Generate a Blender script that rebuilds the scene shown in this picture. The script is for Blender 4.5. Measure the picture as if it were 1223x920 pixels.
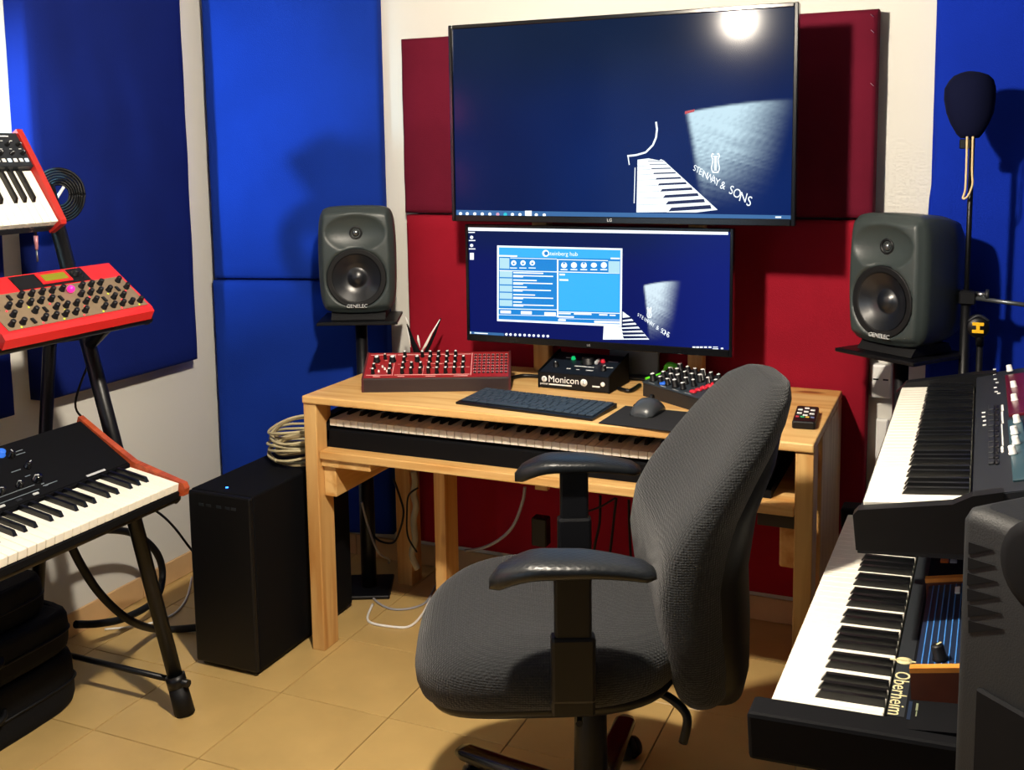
import bpy, bmesh, math, random
from mathutils import Vector, Matrix, noise
random.seed(7)
for o in list(bpy.data.objects): bpy.data.objects.remove(o)
scene = bpy.context.scene
C = scene.collection
PI = math.pi

# ------------------------------------------------------------------ camera
F_PX, CX, CY, CAM_H = 1248.4, 611.5, 330.0, 1.43          # focal length and principal point in a 1223 x 920 frame
YAW, PITCH, ROLL = 0.412458, 0.118642, -0.0140756
def _axes():
    r = Vector((math.cos(YAW), math.sin(YAW), 0)); f = Vector((-math.sin(YAW), math.cos(YAW), 0)); u = Vector((0, 0, 1))
    f2 = f*math.cos(PITCH) - u*math.sin(PITCH); u2 = u*math.cos(PITCH) + f*math.sin(PITCH)
    return r*math.cos(ROLL) + u2*math.sin(ROLL), u2*math.cos(ROLL) - r*math.sin(ROLL), f2
AX_R, AX_U, AX_F = _axes()
CAM = Vector((0, 0, CAM_H))
cam_data = bpy.data.cameras.new('camera'); cam = bpy.data.objects.new('camera', cam_data); C.objects.link(cam)
cam.matrix_world = Matrix(((AX_R.x, AX_U.x, -AX_F.x, 0), (AX_R.y, AX_U.y, -AX_F.y, 0), (AX_R.z, AX_U.z, -AX_F.z, CAM_H), (0, 0, 0, 1)))
cam_data.sensor_width = 36; cam_data.lens = F_PX/1223*36; cam_data.shift_y = -(460-CY)/1223
cam_data.clip_start = 0.02
scene.camera = cam
def ray(x, y): return AX_R*((x-CX)/F_PX) - AX_U*((y-CY)/F_PX) + AX_F
def dz(x, y, z): d = ray(x, y); return CAM + d*((z-CAM_H)/d.z)      # pixel -> point on the level z
def dy(x, y, Y): d = ray(x, y); return CAM + d*(Y/d.y)              # pixel -> point on the plane parallel to the back wall
def dx(x, y, X): d = ray(x, y); return CAM + d*(X/d.x)              # pixel -> point on the plane parallel to the left wall

# ------------------------------------------------------------------ world, lights, exposure
w = bpy.data.worlds.new('world'); scene.world = w; w.use_nodes = True
w.node_tree.nodes['Background'].inputs[0].default_value = (0.55, 0.75, 1.0, 1)
w.node_tree.nodes['Background'].inputs[1].default_value = 0.6
scene.view_settings.view_transform = 'Standard'; scene.view_settings.look = 'None'
scene.view_settings.exposure = 0.0; scene.view_settings.gamma = 1.0; scene.view_settings.use_curve_mapping = False
LAMP = Vector((-0.80, 1.45, 1.90)); BULB_GLOW = 2700    # the bulb of the pendant lamp lights the room
def light(name, kind, loc, energy, color, size=0.03, rot=None):
    d = bpy.data.lights.new(name, kind); d.energy = energy; d.color = color
    if kind == 'AREA': d.shape = 'RECTANGLE'; d.size = size[0]; d.size_y = size[1]
    else: d.shadow_soft_size = size
    o = bpy.data.objects.new(name, d); C.objects.link(o); o.location = loc
    if rot: o.rotation_euler = rot
    return o
light('window_daylight', 'AREA', (-1.75, -1.27, 1.5), 7, (0.62, 0.82, 1.0), (1.0, 1.2), (math.radians(90), 0, 0))

SPOT = Vector((-2.335, 1.36, 1.50))                                     # cool studio spotlight beside the left wall, out of the picture
sp_l = light('studio_spotlight_beam', 'SPOT', SPOT, 150, (0.30, 0.74, 1.0), 0.02, (math.radians(91), 0, math.radians(5)))
sp_l.data.spot_size = math.radians(58); sp_l.data.spot_blend = 1.0

# ------------------------------------------------------------------ materials
def lin(h):
    h = h.lstrip('#'); v = [int(h[i:i+2], 16)/255 for i in (0, 2, 4)]
    return tuple((c/12.92 if c <= 0.04045 else ((c+0.055)/1.055)**2.4) for c in v) + (1,)
MATS = {}
def mat(name, col, rough=0.5, metal=0.0, spec=0.5, noise_scale=None, noise_amt=0.12, bump=0.0, bump_scale=None, emit=None, estr=1.0, sheen=0.0, coat=0.0, trans=0.0, alpha=None):
    if name in MATS: return MATS[name]
    m = bpy.data.materials.new(name); m.use_nodes = True; nt = m.node_tree; b = nt.nodes['Principled BSDF']
    c = lin(col) if isinstance(col, str) else col
    b.inputs['Base Color'].default_value = c; b.inputs['Roughness'].default_value = rough; b.inputs['Metallic'].default_value = metal
    b.inputs['Specular IOR Level'].default_value = spec
    if sheen: b.inputs['Sheen Weight'].default_value = sheen
    if coat: b.inputs['Coat Weight'].default_value = coat; b.inputs['Coat Roughness'].default_value = 0.08
    if trans: b.inputs['Transmission Weight'].default_value = trans
    if emit: b.inputs['Emission Color'].default_value = lin(emit) if isinstance(emit, str) else emit; b.inputs['Emission Strength'].default_value = estr
    if noise_scale or bump:
        tc = nt.nodes.new('ShaderNodeTexCoord'); n = nt.nodes.new('ShaderNodeTexNoise'); n.inputs['Scale'].default_value = noise_scale or 20; n.inputs['Detail'].default_value = 5
        nt.links.new(tc.outputs['Object'], n.inputs['Vector'])
        if noise_scale:
            r = nt.nodes.new('ShaderNodeMapRange'); r.inputs[1].default_value = 0.3; r.inputs[2].default_value = 0.7; r.inputs[3].default_value = 1-noise_amt; r.inputs[4].default_value = 1+noise_amt
            mx = nt.nodes.new('ShaderNodeMix'); mx.data_type = 'RGBA'; mx.blend_type = 'MULTIPLY'; mx.inputs[0].default_value = 1; mx.inputs[6].default_value = c
            nt.links.new(n.outputs[0], r.inputs[0]); nt.links.new(r.outputs[0], mx.inputs[7]); nt.links.new(mx.outputs[2], b.inputs['Base Color'])
        if bump:
            n2 = nt.nodes.new('ShaderNodeTexNoise'); n2.inputs['Scale'].default_value = bump_scale or 300; n2.inputs['Detail'].default_value = 2
            nt.links.new(tc.outputs['Object'], n2.inputs['Vector'])
            bp = nt.nodes.new('ShaderNodeBump'); bp.inputs['Strength'].default_value = bump; bp.inputs['Distance'].default_value = 0.002
            nt.links.new(n2.outputs[0], bp.inputs['Height']); nt.links.new(bp.outputs[0], b.inputs['Normal'])
    MATS[name] = m; return m
def wood(name, c1, c2, axis=0, scale=1.0, knot='#7A3A14'):
    if name in MATS: return MATS[name]
    m = bpy.data.materials.new(name); m.use_nodes = True; nt = m.node_tree; b = nt.nodes['Principled BSDF']
    b.inputs['Roughness'].default_value = 0.45
    tc = nt.nodes.new('ShaderNodeTexCoord'); mp = nt.nodes.new('ShaderNodeMapping')
    s = [14*scale]*3; s[axis] = 0.9*scale; mp.inputs['Scale'].default_value = s
    nt.links.new(tc.outputs['Object'], mp.inputs[0])
    n = nt.nodes.new('ShaderNodeTexNoise'); n.inputs['Scale'].default_value = 2.2; n.inputs['Detail'].default_value = 6; n.inputs['Distortion'].default_value = 0.6
    nt.links.new(mp.outputs[0], n.inputs['Vector'])
    r = nt.nodes.new('ShaderNodeValToRGB'); r.color_ramp.elements[0].position = 0.32; r.color_ramp.elements[0].color = lin(c2); r.color_ramp.elements[1].position = 0.62; r.color_ramp.elements[1].color = lin(c1)
    nt.links.new(n.outputs[0], r.inputs[0])
    mp2 = nt.nodes.new('ShaderNodeMapping'); s2 = [7.0]*3; s2[axis] = 2.8; mp2.inputs['Scale'].default_value = s2; nt.links.new(tc.outputs['Object'], mp2.inputs[0])
    v = nt.nodes.new('ShaderNodeTexVoronoi'); v.inputs['Scale'].default_value = 1.0; nt.links.new(mp2.outputs[0], v.inputs['Vector'])
    kr = nt.nodes.new('ShaderNodeValToRGB'); kr.color_ramp.elements[0].position = 0.06; kr.color_ramp.elements[0].color = (0.85,)*3+(1,); kr.color_ramp.elements[1].position = 0.13; kr.color_ramp.elements[1].color = (0, 0, 0, 1)
    nt.links.new(v.outputs['Distance'], kr.inputs[0])
    mx = nt.nodes.new('ShaderNodeMix'); mx.data_type = 'RGBA'; mx.inputs[7].default_value = lin(knot)
    nt.links.new(kr.outputs[0], mx.inputs[0]); nt.links.new(r.outputs[0], mx.inputs[6]); nt.links.new(mx.outputs[2], b.inputs['Base Color'])
    MATS[name] = m; return m
def weave(name, col, scale, bump=0.5, rough=0.85, spec=0.2):
    m = mat(name, col, rough=rough, spec=spec, noise_scale=3.0, noise_amt=0.12, sheen=0.15)
    nt = m.node_tree; b = nt.nodes['Principled BSDF']
    tc = nt.nodes.new('ShaderNodeTexCoord'); v = nt.nodes.new('ShaderNodeTexVoronoi'); v.inputs['Scale'].default_value = scale; v.inputs['Randomness'].default_value = 0.25
    nt.links.new(tc.outputs['Object'], v.inputs['Vector'])
    bp = nt.nodes.new('ShaderNodeBump'); bp.inputs['Strength'].default_value = bump; bp.inputs['Distance'].default_value = 0.003; bp.invert = True
    nt.links.new(v.outputs['Distance'], bp.inputs['Height']); nt.links.new(bp.outputs[0], b.inputs['Normal'])
    return m
WALL = mat('wall_paint', '#D6D4CC', 0.8, spec=0.2, noise_scale=1.5, noise_amt=0.03, bump=0.08, bump_scale=60)
CEIL = mat('ceiling_paint', '#707070', 0.9, spec=0.1)
DARKW = mat('low_bounce_wall', '#3A4050', 0.9, spec=0.1)  # unseen walls; dark tone invented to cut bounced light and deepen shadows
TILE = mat('floor_tile_glaze', '#C2A368', 0.32, spec=0.4, noise_scale=5, noise_amt=0.10, bump=0.05, bump_scale=18)
GROUT = mat('floor_grout', '#8E7A58', 0.9)
SKIRT = mat('skirting_glaze', '#CBA678', 0.4, noise_scale=8, noise_amt=0.10)
BLUE = mat('blue_fabric', '#10308E', 0.9, spec=0.12, noise_scale=4, noise_amt=0.10, bump=0.35, bump_scale=420)
BLUED = mat('deep_blue_fabric', '#0D1C60', 0.9, spec=0.12, noise_scale=4, noise_amt=0.10, bump=0.35, bump_scale=420)
BLUER = mat('royal_blue_fabric', '#0C2A9C', 0.9, spec=0.1, noise_scale=4, noise_amt=0.08, bump=0.3, bump_scale=420)
MAROON = mat('maroon_fabric', '#5E1226', 0.9, spec=0.12, noise_scale=6, noise_amt=0.10, bump=0.35, bump_scale=420)
RED = mat('red_fabric', '#8C1426', 0.9, spec=0.12, noise_scale=6, noise_amt=0.10, bump=0.35, bump_scale=420)
REDSIDE = mat('grey_panel_side', '#8E8A93', 0.9)
BLACK = mat('black_plastic', '#07080C', 0.45, spec=0.35)
BLACKM = mat('matt_black', '#05060A', 0.75, spec=0.15)
BLACKG = mat('gloss_black', '#08090C', 0.18, spec=0.5)
BLMETAL = mat('black_metal', '#07080C', 0.4, metal=0.0, spec=0.35)
DKGREY = mat('dark_grey_casing', '#1C2026', 0.5, spec=0.4, bump=0.15, bump_scale=500)
STEEL = mat('steel', '#A9ABAD', 0.3, metal=1.0)
WHITEKEY = mat('ivory_key', '#EFEBDD', 0.3, spec=0.5)
BLACKKEY = mat('ebony_key', '#0A0B0E', 0.28, spec=0.5)
WHITE = mat('white_plastic', '#EDEDEA', 0.4)
WPRINT = mat('white_print', '#E6E8E6', 0.6)
CPRINT = mat('cream_print', '#D8CE9C', 0.6)
SILVER = mat('silver_print', '#B9BCBE', 0.4)
PINE_X = wood('pine_along_x', '#E3BC7C', '#C8924E', 0)
PINE_Y = wood('pine_along_y', '#E3BC7C', '#C8924E', 1)
PINE_Z = wood('pine_along_z', '#DDB373', '#C08848', 2)
REDWOOD = wood('reddish_wood_side', '#B4502A', '#8A3416', 0, 2.0)
ORANGEWOOD = mat('orange_wood_edge', '#D98A34', 0.5, noise_scale=30, noise_amt=0.12)
BROWNWOOD = mat('brown_wood_cheek', '#5A2A16', 0.5, noise_scale=30, noise_amt=0.15)
REDPAINT = mat('red_enamel', '#C81C22', 0.35, spec=0.5)
REDPANEL = mat('red_printed_panel', '#8A181C', 0.4, noise_scale=40, noise_amt=0.12)
TANPANEL = mat('taupe_printed_panel', '#6E5E4A', 0.5, noise_scale=25, noise_amt=0.1)
CHAIRF = weave('charcoal_chair_weave', '#26282A', 210, 0.9)
GENGREY = mat('grey_green_speaker_paint', '#323A3A', 0.42, spec=0.45, bump=0.12, bump_scale=700)
RUBBER = mat('black_rubber', '#06070A', 0.6, spec=0.3)

# ------------------------------------------------------------------ mesh helpers
def new_obj(name, me, parent=None, loc=None, rot=None):
    o = bpy.data.objects.new(name, me); C.objects.link(o)
    if parent is not None: o.parent = parent
    if loc is not None: o.location = loc
    if rot is not None: o.rotation_euler = rot
    return o
def tag(o, label, cat, group=None):
    o['label'] = label; o['category'] = cat
    if group: o['group'] = group
    return o
def thing(name, label, cat, loc=(0, 0, 0), rot=(0, 0, 0), group=None):
    return tag(new_obj(name, None, None, loc, rot), label, cat, group)
def struct(o): o['kind'] = 'structure'; return o
class MB:
    def __init__(s): s.v = []; s.f = []; s.smooth = set()
    def add(s, vs, fs, smooth=False):
        n = len(s.v); s.v += [tuple(p) for p in vs]
        for f in fs:
            if smooth: s.smooth.add(len(s.f))
            s.f.append(tuple(i+n for i in f))
        return s
    def bm(s, b, smooth=False):
        b.verts.index_update(); s.add([v.co for v in b.verts], [[v.index for v in f.verts] for f in b.faces], smooth); b.free(); return s
    def box(s, a, c, bev=0.0, seg=1):
        a = Vector(a); c = Vector(c)
        if bev <= 0:
            v = [(x, y, z) for x in (a.x, c.x) for y in (a.y, c.y) for z in (a.z, c.z)]
            return s.add(v, [(0, 1, 3, 2), (4, 6, 7, 5), (0, 4, 5, 1), (2, 3, 7, 6), (0, 2, 6, 4), (1, 5, 7, 3)])
        b = bmesh.new(); bmesh.ops.create_cube(b, size=1)
        for v in b.verts: v.co = Vector(((a.x+c.x)/2+v.co.x*(c.x-a.x), (a.y+c.y)/2+v.co.y*(c.y-a.y), (a.z+c.z)/2+v.co.z*(c.z-a.z)))
        bmesh.ops.bevel(b, geom=b.edges[:], offset=bev, segments=seg, profile=0.5, affect='EDGES')
        return s.bm(b, False)
    def prism(s, pts, a, b, axis=1):
        n = len(pts)
        def P(p, t): return {0: (t, p[0], p[1]), 1: (p[0], t, p[1]), 2: (p[0], p[1], t)}[axis]
        v = [P(p, a) for p in pts] + [P(p, b) for p in pts]
        return s.add(v, [tuple(range(n))[::-1], tuple(range(n, 2*n))] + [(i, (i+1) % n, n+(i+1) % n, n+i) for i in range(n)])
    def cyl(s, p, q, r, r2=None, n=16, caps=True, smooth=True):
        p = Vector(p); q = Vector(q); r2 = r if r2 is None else r2
        d = (q-p).normalized(); a = d.orthogonal().normalized(); b = d.cross(a)
        v = [p+(a*math.cos(t)+b*math.sin(t))*r for t in [2*PI*i/n for i in range(n)]] + [q+(a*math.cos(t)+b*math.sin(t))*r2 for t in [2*PI*i/n for i in range(n)]]
        s.add(v, [(i, (i+1) % n, n+(i+1) % n, n+i) for i in range(n)], smooth)
        if caps: s.add(v[:n], [tuple(range(n))[::-1]]); s.add(v[n:], [tuple(range(n))])
        return s
    def tube(s, pts, r, n=8, sub=6):
        pts = spline([Vector(p) for p in pts], sub) if sub > 1 else [Vector(p) for p in pts]
        rings = []; prev = None
        for i, p in enumerate(pts):
            d = (pts[min(i+1, len(pts)-1)]-pts[max(i-1, 0)])
            d = d.normalized() if d.length > 1e-9 else Vector((0, 0, 1))
            a = d.orthogonal().normalized() if prev is None else (prev - d*prev.dot(d)).normalized()
            prev = a; b = d.cross(a)
            rings.append([p+(a*math.cos(t)+b*math.sin(t))*r for t in [2*PI*k/n for k in range(n)]])
        return s.loft(rings)
    def loft(s, rings, caps=True, smooth=True, closed=True):
        n = len(rings[0]); v = [p for r in rings for p in r]; f = []
        for i in range(len(rings)-1):
            for k in range(n if closed else n-1):
                f.append((i*n+k, i*n+(k+1) % n, (i+1)*n+(k+1) % n, (i+1)*n+k))
        s.add(v, f, smooth)
        if caps: s.add(rings[0], [tuple(range(n))[::-1]]); s.add(rings[-1], [tuple(range(n))])
        return s
    def lathe(s, prof, n=32, axis='z', o=(0, 0, 0), caps=True):
        o = Vector(o); rings = []
        for r, h in prof:
            ring = []
            for k in range(n):
                t = 2*PI*k/n; c, d = r*math.cos(t), r*math.sin(t)
                ring.append(o+(Vector((c, d, h)) if axis == 'z' else Vector((c, h, d)) if axis == 'y' else Vector((h, c, d))))
            rings.append(ring)
        return s.loft(rings, caps=caps)
    def sphere(s, c, rx, ry=None, rz=None, n=16, m=10):
        ry = ry or rx; rz = rz or rx; c = Vector(c)
        rings = [[c+Vector((rx*math.sin(a)*math.cos(t), ry*math.sin(a)*math.sin(t), -rz*math.cos(a))) for t in [2*PI*k/n for k in range(n)]] for a in [max(0.02, min(PI-0.02, PI*i/m)) for i in range(m+1)]]
        return s.loft(rings)
    def mesh(s, name):
        me = bpy.data.meshes.new(name); me.from_pydata(s.v, [], s.f)
        for i in s.smooth: me.polygons[i].use_smooth = True
        me.validate(); me.update()
        b = bmesh.new(); b.from_mesh(me); bmesh.ops.remove_doubles(b, verts=b.verts[:], dist=1e-6); bmesh.ops.recalc_face_normals(b, faces=b.faces[:]); b.to_mesh(me); b.free()
        return me
    def build(s, name, m, parent=None, loc=None, rot=None):
        me = s.mesh(name); me.materials.append(m); return new_obj(name, me, parent, loc, rot)
def spline(p, sub):
    out = []
    for i in range(len(p)-1):
        a, b, c, d = p[max(i-1, 0)], p[i], p[i+1], p[min(i+2, len(p)-1)]
        for k in range(sub):
            t = k/sub
            out.append(0.5*((2*b)+(c-a)*t+(2*a-5*b+4*c-d)*t*t+(3*b-a-3*c+d)*t**3))
    out.append(p[-1]); return out
def box(name, a, c, m, parent=None, bev=0.0, seg=1, loc=None, rot=None): return MB().box(a, c, bev, seg).build(name, m, parent, loc, rot)
def cable(name, pts, r, m, label=None, cat='cable', parent=None, group=None, sub=8):
    o = MB().tube(pts, r, 8, sub).build(name, m, parent)
    if label: tag(o, label, cat, group)
    return o
def superell(a, b, n, k=40):
    out = []
    for i in range(k):
        t = 2*PI*i/k; c, s = math.cos(t), math.sin(t)
        out.append((a*math.copysign(abs(c)**(2/n), c), b*math.copysign(abs(s)**(2/n), s)))
    return out
def text(name, body, size, m, parent, loc, rot=(0, 0, 0), align='CENTER', extrude=0.0004, sx=1.0):
    cu = bpy.data.curves.new(name, 'FONT'); cu.body = body; cu.size = size; cu.align_x = align; cu.align_y = 'CENTER'; cu.extrude = extrude; cu.resolution_u = 3
    t = bpy.data.objects.new(name, cu); C.objects.link(t)
    dg = bpy.context.evaluated_depsgraph_get(); dg.update()
    me = bpy.data.meshes.new_from_object(t.evaluated_get(dg)); bpy.data.objects.remove(t)
    me.materials.clear(); me.materials.append(m)
    if sx != 1: me.transform(Matrix.Diagonal((sx, 1, 1, 1)))
    return new_obj(name, me, parent, loc, rot)
SHARED = {}
def shared(key, fn, m):
    if key not in SHARED:
        me = fn().mesh(key); me.materials.append(m); SHARED[key] = me
    return SHARED[key]

# ------------------------------------------------------------------ room
XL, YB, XR, YF, ZC = -2.43, 3.09, 1.40, -1.30, 2.60
struct(box('floor', (XL-0.1, YF-0.1, -0.12), (XR+0.1, YB+0.1, -0.008), GROUT))
floor = bpy.data.objects['floor']
TS = 0.33; g = 0.0012
tile_me = shared('tile', lambda: MB().box((g, g, -0.008), (TS-g, TS-g, 0.0), 0.0012), TILE)
corner0 = dz(335.5, 827.5, 0)
tx0 = corner0.x; ty0 = corner0.y
for i in range(-5, 12):
    for j in range(-11, 5):
        x, y = tx0+i*TS, ty0+j*TS
        if x+TS <= XL or x >= XR or y+TS <= YF or y >= YB: continue
        if x >= XL and x+TS <= XR and y >= YF and y+TS <= YB:
            new_obj('tile', tile_me, floor, (x, y, 0))
        else:
            MB().box((max(x+g, XL), max(y+g, YF), -0.008), (min(x+TS-g, XR), min(y+TS-g, YB), 0)).build('tile', TILE, floor)
struct(box('wall_left', (XL-0.1, YF-0.1, 0), (XL, YB+0.1, ZC), WALL))
struct(box('wall_back', (XL, YB, 0), (XR, YB+0.1, ZC), WALL))
struct(box('wall_right', (XR, YF-0.1, 0), (XR+0.1, YB+0.1, ZC), DARKW))
wf = MB(); wx0, wx1, wz0, wz1 = -2.27, -1.23, 0.88, 2.12
wf.box((XL, YF-0.1, 0), (wx0, YF, ZC)).box((wx1, YF-0.1, 0), (XR, YF, ZC)).box((wx0, YF-0.1, 0), (wx1, YF, wz0)).box((wx0, YF-0.1, wz1), (wx1, YF, ZC))
struct(wf.build('wall_front', DARKW))
struct(box('ceiling', (XL-0.1, YF-0.1, ZC), (XR+0.1, YB+0.1, ZC+0.1), CEIL))
win = struct(new_obj('window_1', None, None, ((wx0+wx1)/2, YF-0.05, wz0)))
wm = MB(); ww, wh = (wx1-wx0)/2, wz1-wz0
for a, c in (((-ww, -0.03, 0), (-ww+0.05, 0.03, wh)), ((ww-0.05, -0.03, 0), (ww, 0.03, wh)), ((-ww+0.05, -0.03, 0), (ww-0.05, 0.03, 0.05)), ((-ww+0.05, -0.03, wh-0.05), (ww-0.05, 0.03, wh)), ((-0.02, -0.03, 0.05), (0.02, 0.03, wh-0.05))): wm.box(a, c)
wm.build('window_frame', WHITE, win)
GLASS = mat('window_glass', '#FFFFFF', 0.02, trans=1.0)
for s in (-1, 1): box('pane', (min(s*0.02, s*(ww-0.05)), -0.004, 0.05), (max(s*0.02, s*(ww-0.05)), 0.004, wh-0.05), GLASS, win)
# skirting boards made of tiles
bl = struct(box('baseboard_left', (XL, YF, 0), (XL+0.004, YB, 0.072), GROUT))
for j in range(-11, 5):
    y = ty0+j*TS
    if y+TS > YF and y < YB: MB().box((XL+0.001, max(y+g, YF), 0.001), (XL+0.010, min(y+TS-g, YB), 0.075), 0.0015).build('skirting_tile', SKIRT, bl)
bb = struct(box('baseboard_back', (XL+0.01, YB-0.004, 0), (XR, YB, 0.072), GROUT))
for i in range(-5, 12):
    x = tx0+i*TS
    if x+TS > XL+0.01 and x < XR: MB().box((max(x+g, XL+0.011), YB-0.010, 0.001), (min(x+TS-g, XR), YB-0.001, 0.075), 0.0015).build('skirting_tile', SKIRT, bb)

# ------------------------------------------------------------------ acoustic panels
def fabric_panel(name, label, a, b, z0, z1, t, m, seed=0, puff=0.006, edge=0.0, group=None, side=None):
    """upright padded panel whose front runs from a to b (xy); its back lies t behind the front"""
    a = Vector((a[0], a[1], 0)); b = Vector((b[0], b[1], 0)); u = (b-a); L = u.length; u.normalize(); n = Vector((-u.y, u.x, 0))
    H = z1-z0; nx, nz = 24, 32; r = 0.014; mb = MB(); rings = []
    def out(depth, inset, bow):
        ring = []
        pts = [(i/nx, 0) for i in range(nx)] + [(1, k/nz) for k in range(nz)] + [(1-i/nx, 1) for i in range(nx)] + [(0, 1-k/nz) for k in range(nz)]
        for s, v in pts:
            x = inset+s*(L-2*inset); z = inset+v*(H-2*inset)
            if edge:
                w_ = edge*(noise.noise(Vector((v*9+seed, 3.1, 0))))
                x += w_ if s < 0.01 else 0
            d = depth+0.003*noise.noise(Vector((s*6+seed, v*8, 1.7)))
            ring.append(a+u*x+n*d+Vector((0, 0, z0+z)))
        return ring
    rings = [out(t, 0.0, 0), out(r, 0.0, 0), out(r*0.35, r*0.25, 0), out(0, r, 0)]
    mb.loft(rings, caps=False)
    # front face grid
    vs = []
    for k in range(nz+1):
        for i in range(nx+1):
            s, v = i/nx, k/nz; x = r+s*(L-2*r); z = r+v*(H-2*r)
            if edge and i == 0: x += edge*noise.noise(Vector((v*9+seed, 3.1, 0)))
            q = (1-(2*s-1)**4)*(1-(2*v-1)**4)
            d = -puff*q + 0.003*noise.noise(Vector((s*6+seed, v*8, 1.7)))
            vs.append(a+u*x+n*d+Vector((0, 0, z0+z)))
    mb.add(vs, [(k*(nx+1)+i, k*(nx+1)+i+1, (k+1)*(nx+1)+i+1, (k+1)*(nx+1)+i) for k in range(nz) for i in range(nx)], True)
    bk = [rings[0][0], rings[0][nx], rings[0][nx+nz], rings[0][2*nx+nz]]
    mb.add(bk, [(0, 1, 2, 3)])
    root = thing(name, label, 'acoustic panel', (a+u*L/2+n*t*0.5+Vector((0, 0, z0))), group=group)
    off = root.location
    me = mb.mesh('fabric_cover'); me.transform(Matrix.Translation(-off)); me.materials.append(m)
    if side:
        me.materials.append(side)
        for p in me.polygons:
            if abs(p.normal.dot(u)) > 0.8 and ((p.center+off)-a).dot(n) > r*0.9: p.material_index = 1
    new_obj('fabric_cover', me, root)
    fr = MB()
    for s0, s1 in (((0.02), 0.05), (L-0.05, L-0.02)): 
        p0 = a+u*s0+n*(t-0.004); 
        fr.add([p0-off+Vector((0, 0, z0+0.02)), a+u*s1+n*(t-0.004)-off+Vector((0, 0, z0+0.02)), a+u*s1+n*(t-0.004)-off+Vector((0, 0, z1-0.02)), p0-off+Vector((0, 0, z1-0.02))], [(0, 1, 2, 3)])
    return root
# front runs left to right as seen from the room; "behind" is 90 deg counter-clockwise from that direction
fabric_panel('acoustic_panel', 'large dark blue fabric acoustic panel on the side wall above the keyboard stand', (XL+0.07, 2.12), (XL+0.07, 2.755), 0.748, 2.06, 0.068, BLUED, 1)
fabric_panel('acoustic_panel', 'blue fabric acoustic panel low on the side wall behind the red-sided synthesizer', (XL+0.07, 1.42), (XL+0.07, 2.012), 0.733, 1.42, 0.068, BLUED, 2)
cbp = dy(459, 329, 3.035); ca, cb = (-2.395, 2.886), (cbp.x, cbp.y)
fabric_panel('acoustic_panel', 'blue fabric corner panel with a sheen, upper of two across the corner', ca, cb, 1.006, 2.12, 0.05, BLUE, 3)
fabric_panel('acoustic_panel', 'blue fabric corner panel behind the speaker and computer, lower of two', (ca[0]-0.006, ca[1]-0.002), (cb[0]+0.004, cb[1]), 0.11, 1.000, 0.055, BLUE, 4)
YP = 3.0
ru = fabric_panel('acoustic_panel', 'dark red fabric acoustic panel behind the television, upper of two', (-1.703, YP+0.012), (-0.238, YP+0.012), 1.234, 1.797, 0.071, MAROON, 5)
fabric_panel('acoustic_panel', 'red fabric acoustic panel behind the desk and monitor, lower of two', (-1.697, YP+0.008), (-0.243, YP+0.008), 0.115, 1.228, 0.075, RED, 6)
fabric_panel('acoustic_panel', 'royal blue fabric panel behind the covered microphone stand', (dy(1110, 262, 3.035).x, 3.035), (0.95, 3.035), 0.25, 2.2, 0.049, BLUER, 7, edge=0.02)
for px, py in ((1041.5, 18.5), (1042, 37.5), (1041.5, 101)):
    p = dy(px, py, YP-0.001)-ru.location
    MB().cyl(p+Vector((-0.004, 0, 0.004)), p+Vector((0.004, 0, -0.004)), 0.0009, n=6).build('staple', STEEL, ru)
# wall socket and cable trunking
so = thing('wall_socket', 'white double wall socket box below the right speaker shelf', 'socket', dy(1053, 453, YB))
box('socket_box', (-0.030, -0.035, -0.048), (0.030, 0, 0.048), WHITE, so, 0.006, 2)
for s in (-1, 1): box('slot', (s*0.013-0.007, -0.0362, 0.004), (s*0.013+0.007, -0.0345, 0.008), BLACKM, so)
tr = thing('cable_trunking', 'narrow white cable trunking running down the wall below the socket', 'trunking', (dy(1054, 505, YB).x, YB, 0.10))
box('channel', (-0.016, -0.018, 0), (0.016, 0, 0.56), WHITE, tr, 0.003); box('cover_strip', (-0.012, -0.021, 0.005), (0.012, -0.0178, 0.555), WHITE, tr)

# ------------------------------------------------------------------ pendant lamp (above the frame)
pl = thing('pendant_lamp', 'bare warm globe bulb hanging on a black cord from the ceiling', 'lamp', (LAMP.x, LAMP.y, ZC))
MB().lathe([(0.001, 0), (0.05, 0), (0.05, -0.02), (0.006, -0.03)], 20).build('ceiling_rose', WHITE, pl)
MB().cyl((0, 0, -0.02), (0, 0, LAMP.z-ZC+0.11), 0.003, n=8).build('cord', BLACK, pl)
MB().lathe([(0.004, LAMP.z-ZC+0.12), (0.02, LAMP.z-ZC+0.11), (0.02, LAMP.z-ZC+0.06), (0.015, LAMP.z-ZC+0.055)], 16).build('bulb_holder', BLACK, pl)
BULB = mat('bulb_glass_glow', '#FFF2DC', 0.3, emit=(1.0, 0.88, 0.72, 1), estr=BULB_GLOW)
bu = MB().lathe([(0.013, 0.05), (0.02, 0.035), (0.036, 0.015), (0.040, 0.0), (0.036, -0.018), (0.022, -0.034), (0.003, -0.040)], 20).build('bulb', BULB, pl, (0, 0, LAMP.z-ZC))

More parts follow.
